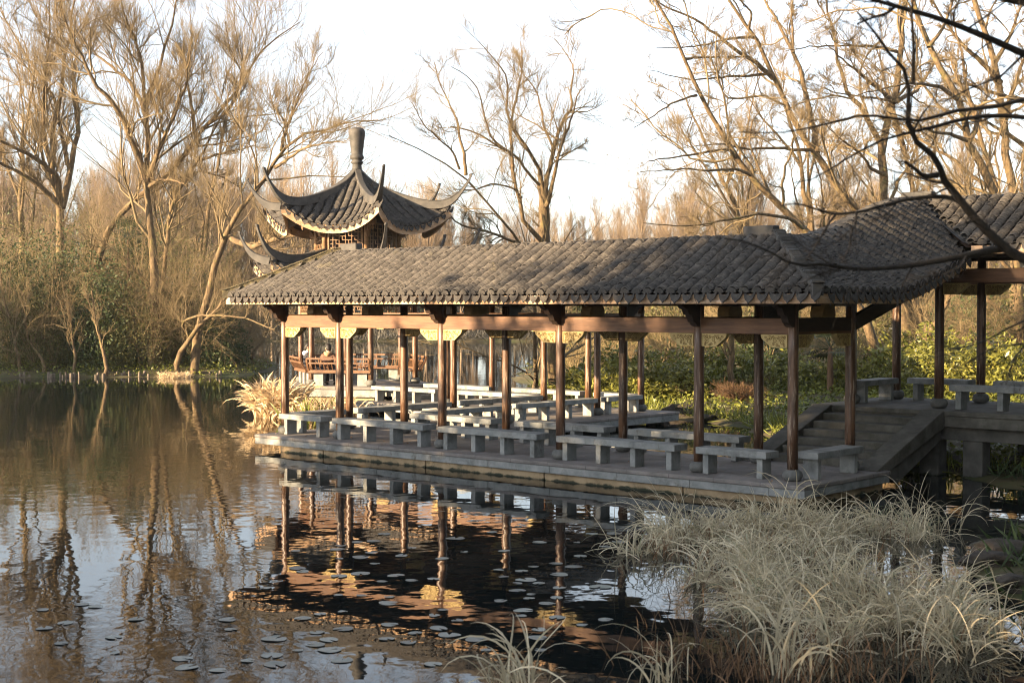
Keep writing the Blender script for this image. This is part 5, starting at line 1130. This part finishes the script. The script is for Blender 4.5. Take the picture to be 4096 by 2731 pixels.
# far shore: undergrowth and grey reeds, one mass each
rng = np.random.default_rng(8); n = 42000
L = rng.uniform(-64, 64, n); D = 137+rng.random(n)**1.5*26; z = ground_z(L, D); xy = CAM[:2]+L[:, None]*RT2+D[:, None]*FW2
hgt = (3.6+1.6*np.sin(L*.31)+1.3*np.sin(L*.83+1)+.8*np.sin(L*2.3))*rng.random(n)
p = np.concatenate([xy, (z+np.abs(hgt))[:, None]], 1); v, q, r = leaf_quads(p, .6, rng, 5, 0, -.9)
tag(link('undergrowth', np_mesh('undergrowth', v, q, r), M['under']), 'brown undergrowth at the foot of the far wood', 'undergrowth', kind='stuff')
n = 16000; L = rng.uniform(-64, 64, n); D = 134.6+rng.random(n)*3; z = ground_z(L, D); xy = CAM[:2]+L[:, None]*RT2+D[:, None]*FW2
v, q, r = leaf_quads(np.concatenate([xy, (z+.1)[:, None]], 1), 1.0, rng, 22, 0, -1.3); tag(link('reed_belt', np_mesh('reed_belt', v, q, r), M['greyreed']), 'pale dead reeds along the far shore', 'reeds', kind='stuff')
for x, D, h, wd in ((1592, 138, 10.5, 6), (1640, 140, 9.5, 7), (1560, 142, 10.8, 5)):
    rng = np.random.default_rng(x); t = thing('conifer', 'dark evergreen conifer standing out of the far bare wood beside the pavilion roof', 'tree', (*plan(pxL(x, D), D), zg(pxL(x, D), D)), 0, 'conifers of the far wood')
    a = rng.uniform(0, 2*PI, 4000); f = rng.random(4000)**.7; rr = (1-f)*wd/2*rng.uniform(.3, 1, 4000)+.1
    v, q, r = leaf_quads(np.stack([rr*np.cos(a), rr*np.sin(a), h*(.2+.8*f)], 1), .6, rng, 3, .3, .2); link('foliage', np_mesh('foliage', v, q, r), M['needle'], t)
    MB().lathe([(.2, -.3), (.14, h*.5), (.03, h)], n=7).build('trunk', M['bark'], t)
# right bank hedge of broad leaved bushes
def laurel(L, D, w, h, seed, label, group, m='laurel', n=1500):
    rng = np.random.default_rng(seed); t = thing('laurel_bush', label, 'shrub', (*plan(L, D), zg(L, D)), YAW-PI/2, group)
    p = cloud_pts(n//5, (w/2, w*.4, h), rng, 30, .7); p[:, 2] = np.abs(p[:, 2]); c = np.repeat(p, 5, 0)+rng.normal(0, .05, (n//5*5, 3)); v, q, r = leaf_quads(c, .19, rng, 2.6, .25, .1)
    link('foliage', np_mesh('foliage', v, q, r), M[m], t); P, Rr = stems(rng, 10, h*.8, w*.35, r=.018); a, b = tube_arrays(P, Rr, 4); link('branches', np_mesh('branches', a, b), M['twig'], t)
for i, (x, D, wd, h) in enumerate([(2300, 52.5, 1.7, 1.15), (2390, 50.5, 1.8, 1.3), (2470, 50, 1.9, 1.3), (2560, 48.5, 1.9, 1.25), (2640, 48, 2.0, 1.3), (2730, 47.5, 2.0, 1.3), (2420, 53.5, 2.2, 1.7), (2560, 52, 2.3, 1.7), (2700, 51.5, 2.3, 1.6), (2830, 51, 2.3, 1.6), (2820, 48, 2, 1.1), (2960, 50.5, 2.4, 1.5), (3080, 50, 2.4, 1.4), (3190, 49, 2.3, 1.3), (3300, 48, 2.3, 1.2), (3430, 47, 2.2, 1.2), (3560, 46, 2.2, 1.4), (3690, 45, 2.2, 1.6), (3800, 44, 2.2, 1.6), (3900, 43, 2.2, 1.5), (4010, 43, 2.3, 1.6), (4110, 42, 2.3, 1.6), (3750, 50, 2.6, 1.8), (3960, 50, 2.6, 1.8), (3620, 52, 2.6, 1.7)]):
    laurel(pxL(x, D), D, wd, h*(.84 if x < 3350 else .95), 500+i, 'broad leaved laurel bush in the yellow green hedge on the right bank', 'laurel bushes of the right bank hedge')
for i, (x, D, wd, h, k) in enumerate([(2350, 70, 5, 3.2, 'olive'), (2520, 74, 5, 3.6, 'olive'), (2660, 66, 4, 3.4, 'olive'), (2760, 78, 6, 4, 'olive'), (2900, 70, 5, 3.2, 'olive'), (3080, 64, 4, 3, 'evergreen'), (3200, 74, 6, 4, 'olive'), (3350, 80, 6, 4, 'olive'), (3480, 62, 4, 2.6, 'olive'), (3600, 84, 7, 4.4, 'olive'), (3760, 78, 6, 4, 'olive'), (3880, 66, 4.5, 3.4, 'evergreen'), (4000, 76, 6, 4, 'olive'), (4150, 60, 5, 3.6, 'olive'), (3300, 95, 8, 5, 'evergreen'), (3000, 96, 8, 5, 'olive'), (3700, 98, 9, 6, 'evergreen'), (4050, 96, 9, 6, 'olive'), (2600, 98, 8, 5, 'olive')]):
    bush('loose_shrub' if k == 'olive' else 'evergreen_shrub', 'loose olive green shrub in the wood behind the right bank hedge' if k == 'olive' else 'dark evergreen shrub in the wood behind the right bank hedge', 'shrub', pxL(x, D), D, wd, h, 2600, .2, k, 540+i, 'shrubs of the right bank wood, '+('olive' if k == 'olive' else 'dark'), clumps=36)
for i, (x, D, wd, h) in enumerate([(2480, 58, 3, 2.6), (2700, 57, 3.4, 2.8), (2880, 60, 3.6, 3.2), (3250, 55, 3, 2.4), (3420, 56, 3, 3.0), (2300, 60, 3, 2.2), (3750, 60, 4, 3.2), (3950, 58, 4, 3.4), (2650, 72, 5, 5.5), (2950, 74, 6, 6.5), (3200, 72, 6, 6.5), (3450, 76, 6, 6), (2450, 78, 6, 6), (3700, 74, 6, 6), (3950, 74, 6, 6), (2250, 84, 6, 5)]):
    scrub('tangle of bare yellowish stems behind the right bank hedge', pxL(x, D), D, wd, h, 18, 580+i, 'bare scrub of the right bank', 'goldtwig', .007, droop=True)
# palm on the right bank and the one on the left bank
def palm(label, L, D, h, r, seed):
    rng = np.random.default_rng(seed); t = thing('fan_palm', label, 'palm', (*plan(L, D), zg(L, D)), 0)
    MB().lathe([(.10, -.3), (.11, h*.3), (.09, h*.7), (.07, h)], n=9).build('trunk', M['rust'], t)
    st_ = MB(); vs = []; fs = []
    for i in range(20):
        a = rng.uniform(0, 2*PI); el = rng.uniform(-.5, 1.2); d = np.array([math.cos(a)*math.cos(el), math.sin(a)*math.cos(el), math.sin(el)]); b = np.array([0, 0, h-.05]); q = b+d*r*.55
        st_.tube([b, b+d*r*.3+np.array([0, 0, .02]), q], .010, 4); sdv = np.cross(d, (0, 0, 1)); sdv /= np.linalg.norm(sdv)+1e-6; upv = np.cross(sdv, d)
        for j in range(13):
            g = (j-6)/6*1.5; e = d*math.cos(g)+sdv*math.sin(g); ln = r*.55*(1-.25*abs(j-6)/6); tip = q+e*ln+np.array([0, 0, -.12*ln*rng.uniform(.5, 2)]); s2 = np.cross(e, upv)*.022; k = len(vs)
            vs += [tuple(q), tuple(q+e*ln*.6-s2), tuple(tip), tuple(q+e*ln*.6+s2)]; fs.append([k, k+1, k+2, k+3])
    st_.build('leaf_stalks', M['palm'], t); MB().add(vs, fs).build('fronds', M['palm'], t)
palm('small fan palm between the hedge bushes, seen under the corner of the roof', pxL(3322, 46), 46, 1.5, 1.0, 3)
palm('tall fan palm rising out of the shrubs on the left bank', pxL(515, 73), 73, 6.1, 1.5, 4)
# ground cover of the right bank
rng = np.random.default_rng(9)
p = scatter(RIGHT_BANK, 26000, rng, .05, 11, [(0, 28), (17, 60)]); p[:, 2] += rng.random(len(p))**1.5*.22; cover('ivy_cover', 'low green ivy and weeds covering the right bank', p, .13, 'cover', 10)
p = scatter(RIGHT_BANK, 5000, rng, -.1, .8, [(0, 28), (12, 60)]); v, q, r = leaf_quads(p, .45, rng, 14, 0, -1.1); tag(link('shore_grass', np_mesh('shore_grass', v, q, r), M['cover']), 'grass tufts hanging over the waterline of the right bank', 'grass', kind='stuff')
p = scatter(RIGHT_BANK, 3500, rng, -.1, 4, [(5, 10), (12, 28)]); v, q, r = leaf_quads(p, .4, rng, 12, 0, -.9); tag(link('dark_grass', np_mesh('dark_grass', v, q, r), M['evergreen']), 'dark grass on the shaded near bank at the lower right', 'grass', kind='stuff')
def rock(label, L, D, s, seed, dz=0, m='rock'):
    rng = np.random.default_rng(seed); bm = bmesh.new(); bmesh.ops.create_icosphere(bm, subdivisions=4, radius=1)
    k = [rng.normal(size=3) for _ in range(9)]
    for v in bm.verts:
        c = np.array(v.co); f = 1.0
        for kk in k: f -= .75*max(0, c@kk/np.linalg.norm(kk)-.66)
        f += .05*math.sin(c[0]*7+seed)*math.sin(c[1]*6+c[2]*5); v.co = Vector(c*f*np.array(s))
    me = bpy.data.meshes.new('rock'); bm.to_mesh(me); bm.free(); o = link('rock', me, M[m]); o.location = (*plan(L, D), zg(L, D)+dz); o.rotation_euler = (0, 0, YAW-PI/2)
    return tag(o, label, 'rock')
rock('mossy boulder at the waterline beside the rear deck corner', pxL(2712, 42.6), 42.6, (.58, .45, .42), 2, .02)
rock('low dark stone at the waterline of the right bank', pxL(2840, 41.3), 41.3, (.4, .3, .2), 4)
rock('small pale stone lying on the bank behind the pillars', pxL(2983, 45.5), 45.5, (.1, .1, .09), 5, .06, 'white')
rock('flat brown rock on the shaded bank at the lower right', pxL(4010, 18.6), 18.6, (.55, .4, .16), 6, .12)
rock('broad dark rock under the flat brown one at the lower right', pxL(3960, 17.8), 17.8, (.4, .3, .14), 7, .05)
rock('round dark stone in the grass at the lower right edge', pxL(4060, 16.5), 16.5, (.35, .3, .15), 8, .05)
# heap of brushwood on the right bank
scrub('dark heap of cut brushwood lying on the right bank', pxL(2960, 45), 45, 2.0, .5, 40, 620, None, 'rust', .006)['category'] = 'brushwood'
# white posts of a distant path fence
for i, x in enumerate(list(range(3525, 3720, 14))+list(range(3765, 3900, 15))):
    D = 100; L = pxL(x, D); o = MB().box(-.05, .05, -.05, .05, -.2, 1.0).box(-.07, .07, -.07, .07, 1.0, 1.08).build('fence_post', M['white']); o.location = (*plan(L, D), zg(L, D)-.1)
    tag(o, 'small white fence post along the path in the far right wood', 'post', 'white posts along the far path')

# reeds
def blades(rng, base, h, bend, width, K=8, azim=None, lean=.45):
    """arching ribbon leaves from base (N,3)"""
    n = len(base); a = rng.uniform(0, 2*PI, n) if azim is None else azim+rng.normal(0, .7, n); hh = h*rng.uniform(.45, 1.15, n); bd = np.clip(bend*rng.uniform(.5, 1.5, n), .1, 3.2)
    phi = rng.uniform(.0, lean, n)[:, None]+bd[:, None]*np.linspace(0, 1, K)[None]**rng.uniform(.9, 2.4, n)[:, None]       # tilt from vertical along the blade
    ds = (hh*1.35/(K-1))[:, None]; dz = np.cos(phi)*ds; dr = np.sin(phi)*ds; z = np.concatenate([np.zeros((n, 1)), dz.cumsum(1)[:, :-1]], 1); r = np.concatenate([np.zeros((n, 1)), dr.cumsum(1)[:, :-1]], 1)
    sw = rng.normal(0, .45, n)[:, None]*np.linspace(0, 1, K)[None]; aa = a[:, None]+sw
    P = np.stack([base[:, 0:1]+r*np.cos(aa), base[:, 1:2]+r*np.sin(aa), base[:, 2:3]+z], -1)
    wv = width*rng.uniform(.6, 1.4, n)[:, None]*np.interp(np.linspace(0, 1, K), [0, .3, .8, 1], [.7, 1, .6, .04])[None]*.5
    tw = rng.uniform(0, PI, n)[:, None]+rng.normal(0, .6, n)[:, None]*np.linspace(0, 1, K)[None]
    T = np.gradient(P, axis=1); T /= np.linalg.norm(T, axis=2, keepdims=True)+1e-9; sdv = np.stack([-np.sin(aa), np.cos(aa), 0*aa], -1); nn = np.cross(T, sdv)
    W3 = (sdv*np.cos(tw)[..., None]+nn*np.sin(tw)[..., None])*wv[..., None]
    V = np.stack([P-W3, P+W3], 2).reshape(-1, 3); i = np.arange(n)[:, None]*K*2+np.arange(K-1)[None]*2
    Q = np.stack([i, i+1, i+3, i+2], -1).reshape(-1, 4); return V, Q, np.repeat(np.clip(rng.normal(.5, .27, n), 0, 1), K*2)
def base_pts(rng, n, spots):
    """spots: (L, D, spread, weight)"""
    s = np.array(spots, float); i = rng.choice(len(s), n, p=s[:, 3]/s[:, 3].sum()); g = rng.normal(0, 1, (n, 2)); g *= np.minimum(1, 1.7/np.linalg.norm(g, axis=1, keepdims=True)); P = s[i, :2]+g*s[i, 2:3]
    xy = CAM[:2]+P[:, :1]*RT2+P[:, 1:]*FW2; return np.concatenate([xy, np.full((n, 1), WATER-.05)], 1)
rng = np.random.default_rng(21)
MASS = [(2.15, 19.7, .2, 1.3), (2.5, 20, .3, 1.6), (2.95, 20.2, .35, 1.8), (3.4, 20.4, .35, 1.7), (3.9, 20.5, .35, 1.7), (4.4, 20.6, .35, 1.6), (4.9, 20.6, .35, 1.4), (5.4, 20.7, .35, 1.1), (5.9, 20.7, .3, .6),
        (2.75, 18.6, .3, 1.0), (3.2, 18.3, .4, 1.5), (3.8, 18.6, .4, 1.3), (4.4, 18.9, .35, .9), (2.5, 17, .3, .8), (2.95, 16.6, .4, 1.7), (3.5, 16.5, .4, 1.7), (3.9, 16.2, .4, 1.5), (2.75, 15.4, .35, 1.2), (3.3, 15.1, .4, 1.6), (3.9, 14.9, .4, 1.7), (4.4, 15.2, .4, 1.5), (4.75, 15.7, .35, 1.0), (3.5, 14.0, .35, 1.0), (4.1, 13.9, .35, 1.1), (4.6, 14.5, .3, .8)]
TUF = [(a+rng.normal(0, .26), b+rng.normal(0, .3), rng.uniform(.05, .2), w_*rng.uniform(.3, 1.8)) for a, b, s_, w_ in MASS for _ in range(5)]
V1 = blades(rng, base_pts(rng, 3600, TUF), .60, 2.3, .015, 11, lean=1.1); V2 = blades(rng, base_pts(rng, 650, TUF), .55, 2.0, .012, 10, lean=1.0)
V4 = blades(rng, base_pts(rng, 1500, TUF), .66, .9, .013, 8, lean=1.75)
tag(link('matted_reeds', np_mesh('matted_reeds', *V4), M['reed']), 'flattened broken reed leaves lying between the standing dry reeds', 'reeds', kind='stuff')
tag(link('dry_reeds', np_mesh('dry_reeds', *V1), M['reed']), 'mass of pale dry arching reeds growing in the water at the lower right', 'reeds', kind='stuff')
tag(link('fading_reeds', np_mesh('fading_reeds', *V2), M['reedgreen']), 'grey green reed leaves mixed into the dry reeds at the lower right', 'reeds', kind='stuff')
V3 = blades(rng, base_pts(rng, 1500, MASS+[(2.0, 18.9, .3, 1), (2.2, 16.5, .35, 1), (1.9, 14.6, .35, .8), (2.4, 13.6, .5, 3), (3.0, 13.0, .5, 3), (1.5, 13.4, .35, 1.2), (2.0, 12.6, .4, 2.5), (2.7, 12.4, .4, 2.5)]), .30, .8, .011, K=5)
tag(link('dead_stems', np_mesh('dead_stems', *V3), M['rust']), 'short rusty dead stems at the foot of the reeds', 'stems', kind='stuff')
def clump(label, L, D, n, h, bend, wd, m, seed, spread=.12, azim=None, extra=None):
    rng = np.random.default_rng(seed); b = base_pts(rng, n, [(L, D, spread, 1)]); o = np.array([*plan(L, D), WATER]); t = thing('reed_clump', label, 'reeds', tuple(o))
    v, q, r = blades(rng, b-o, h, bend, wd, 10, azim); link('leaves', np_mesh('leaves', v, q, r), M[m], t); return t
clump('clump of long arching pale reed leaves at the bottom edge, left one', .05, 12.15, 42, .72, 1.9, .020, 'reed', 31, .15)
clump('clump of long arching pale reed leaves at the bottom edge, beside the rusty stems', 1.35, 12.6, 26, .70, 2.0, .018, 'reed', 32, .14)
clump('tall reed tuft at the tip of the reed mass, arching left over the water', 2.25, 19.5, 34, 1.05, 1.9, .014, 'reed', 33, .12, YAW+PI/2)
clump('clump of broad pale reed leaves arching at the bottom right', 2.6, 12.9, 36, .85, 1.7, .022, 'reed', 34, .2)
clump('reed tuft arching above the deck corner among the dry reeds', 4.35, 21.3, 26, 1.0, 2.1, .014, 'reed', 35, .25)
clump('sparse reed stalks leaning over the dark water below the raised deck', 6.2, 21.2, 30, .8, 2.0, .012, 'reed', 36, .3)
clump('yellow straw tussock at the tip of the left bank', pxL(700, 66.6), 66.6, 420, .34, 2.2, .03, 'straw', 37, .42)
# big straw coloured clump of broad dead leaves beside the pavilion
def straw_clump(label, spots, n, h, seed, wd=.07, bend=2.3, lean=.8):
    rng = np.random.default_rng(seed); o = np.array([*plan(spots[0][0], spots[0][1]), WATER]); t = thing('reed_clump', label, 'reeds', tuple(o)); b = base_pts(rng, n, spots)-o
    v, q, r = blades(rng, b, h, bend, wd, 8, lean=lean); link('dead_leaves', np_mesh('dead_leaves', v, q, r), M['straw'], t)
    v, q, r = blades(rng, b[:n//3], h*.85, .5, .025, 5); link('stalks', np_mesh('stalks', v, q, r), M['straw'], t); return t
straw_clump('tall bleached clump of broad dead leaves beside the left pillar, at the water', [(-7.42, 43.0, .22, 2), (-7.1, 42.8, .26, 2.4), (-6.75, 42.9, .25, 1.4)], 800, 1.0, 41, .08, 1.7, .55)
straw_clump('lower bleached clump of leaves between the first pillars, below the pavilion platform', [(-6.2, 42.2, .35, 1.5), (-5.5, 41.8, .4, 1.5), (-4.9, 41.6, .3, 1)], 420, .68, 42, .08)
c = clump('green broad leaves among the straw under the pavilion platform', -5.9, 41.6, 60, .6, .7, .07, 'cover', 43, .5)
# lily pads
rng = np.random.default_rng(51)
def pad_mesh(seed, r=.13):
    g = np.random.default_rng(seed); n = 22; vs = [(0, 0, .004)]; 
    for ring in (.55, 1.0):
        for i in range(n):
            a = .25+(2*PI-.5)*i/(n-1); rr = r*ring*(1+.06*math.sin(3*a+seed)); vs.append((rr*math.cos(a), rr*math.sin(a), .004+(.004*max(0, math.sin(2*a+seed)) if ring == 1.0 else 0)))
    fs = [[0, 1+i, 2+i] for i in range(n-1)]+[[1+i, 1+n+i, 2+n+i, 2+i] for i in range(n-1)]
    m = MB().add(vs, fs).mesh('lily_pad'); a = m.attributes.new('rnd', 'FLOAT', 'POINT'); a.data.foreach_set('value', np.full(len(vs), g.random(), np.float32)); return m
pads = [pad_mesh(i) for i in range(8)]
groups = [(1580, 2300, 480, 230, 42), (2150, 2330, 380, 230, 40), (1350, 2480, 380, 130, 18), (600, 2560, 480, 120, 9), (1750, 2540, 350, 100, 14), (350, 2430, 260, 70, 3), (2420, 2150, 160, 60, 6), (1000, 2620, 400, 80, 8)]
seen = []
for gx, gy, wx, wy, n in groups:
    for i in range(n):
        x = gx+rng.normal(0, wx*.5); y = gy+rng.normal(0, wy*.5)
        if y > 2760 or y < 2080 or (x > 2500 and y > 2100): continue
        p = px(x, y, 1.0)-CAM; s = (WATER-CAM[2])/p[2]; q = CAM+p*s
        if any((q[0]-a)**2+(q[1]-b)**2 < .05 for a, b in seen): continue
        seen.append((q[0], q[1])); o = link('lily_pad', pads[int(rng.integers(8))], M['pad']); o.location = (q[0], q[1], WATER+.003); o.rotation_euler = (rng.normal(0, .015), rng.normal(0, .015), rng.uniform(0, 6.28)); k = rng.uniform(.4, 1.0); o.scale = (k, k*rng.uniform(.8, 1.1), 1)
        tag(o, 'grey green lily pad floating on the dark water', 'lily pad', 'lily pads on the lake')
# grove on the sunward shore to the left, whose shade falls on the front of the walkway and the reeds
SUN2 = np.array([math.cos(SUN_AZ), math.sin(SUN_AZ)])
for i, (x, y, zt_, Lc, wd) in enumerate([(-.5, 0, .2, -27, 3.6), (1.9, 0, .6, -26, 3.6), (4.6, 0, 1.3, -28, 3.8), (7.3, 0, 3.0, -27, 4.0), (9.8, 0, 5.6, -28, 4.4), (12.2, 0, 7.2, -27, 4.8), (14.5, 1, 8, -28, 5.0), (17.5, 2, 8.5, -27, 5.6), (15, -7, 7, -28, 6), (18, -9, 7, -27, 6), (21, -11, 6.5, -28, 6), (24, -15, 6, -27, 6)]):
    l0, d0 = LD(x, y); sl_, sd2 = SUN2@RT2, SUN2@FW2; tt = (Lc-l0)/sl_; top = zt_+tt*math.tan(SUN_EL)
    bush('grove_tree', 'leafy evergreen tree in the grove on the sunward shore', 'tree', Lc, d0+sd2*tt, wd, top*.90, 9000, .46, 'evergreen', 700+i, 'evergreen grove on the sunward shore', clumps=70, twm='bark')
for i, (x, zt_) in enumerate([(-60, 4.2), (120, 3.0), (330, 1.0)]):
    l0, d0 = pxL(x, 68), 68; tt = (-44-i*1.5-l0)/sl_; bush('grove_tree', 'leafy evergreen tree on the far western shore, left of the bare trees', 'tree', -44-i*1.5, d0+sd2*tt, 5.5, (zt_+tt*math.tan(SUN_EL))*.9, 6500, .42, 'evergreen', 760+i, 'evergreen trees on the western shore', clumps=60, twm='bark')
rng = np.random.default_rng(61); n = 420
p = np.stack([rng.uniform(-.3, 13.9, n), rng.uniform(-.5, 2.3, n), np.full(n, .004)], 1); q2 = np.stack([rng.uniform(-.4, 2.6, 160), rng.uniform(2.6, 11.8, 160), np.full(160, .004)], 1)
v, q, r = leaf_quads(np.concatenate([p, q2]), .055, rng, 1.8, .97); tag(link('fallen_leaves', np_mesh('fallen_leaves', v, q, r), M['rust']), 'small brown leaves fallen on the stone decks', 'leaves', kind='stuff')
# unseen tall evergreens added close round the viewpoint to keep much of the open sky off the near water and the right hand walkway
for i, (L, D, wd, h) in enumerate([(14.2, 25, 6.4, 13), (12.8, 19, 6.4, 14), (11, 13, 6, 14), (10.2, 7.5, 6, 13), (11, 1, 7, 12), (7, -5, 7, 13), (19, 30, 6, 11), (20, 36, 6, 9)]):
    bush('sky_blocker_tree', 'unseen leafy evergreen added beside and behind the viewpoint to block the sky', 'tree', L, D, wd, h, 9500, .42, 'evergreen', 800+i, 'added sky-blocking evergreens of the near bank', clumps=60, twm='bark', lift=.8)
# thin winter haze in the air over the lake
hz = bpy.data.materials.new('haze'); hz.use_nodes = True; hn = hz.node_tree; hn.nodes.clear()
hv = hn.nodes.new('ShaderNodeVolumePrincipled'); hv.inputs['Color'].default_value = (0.96, 0.95, 0.94, 1); hv.inputs['Density'].default_value = 0.0002; hv.inputs['Anisotropy'].default_value = 0.3
hn.links.new(hv.outputs[0], hn.nodes.new('ShaderNodeOutputMaterial').inputs['Volume'])
o = MB().box(-1400, 1400, -1400, 1400, -4, 34).build('haze', hz); tag(o, 'thin pale winter haze over the lake and the far wood', 'haze', kind='stuff')
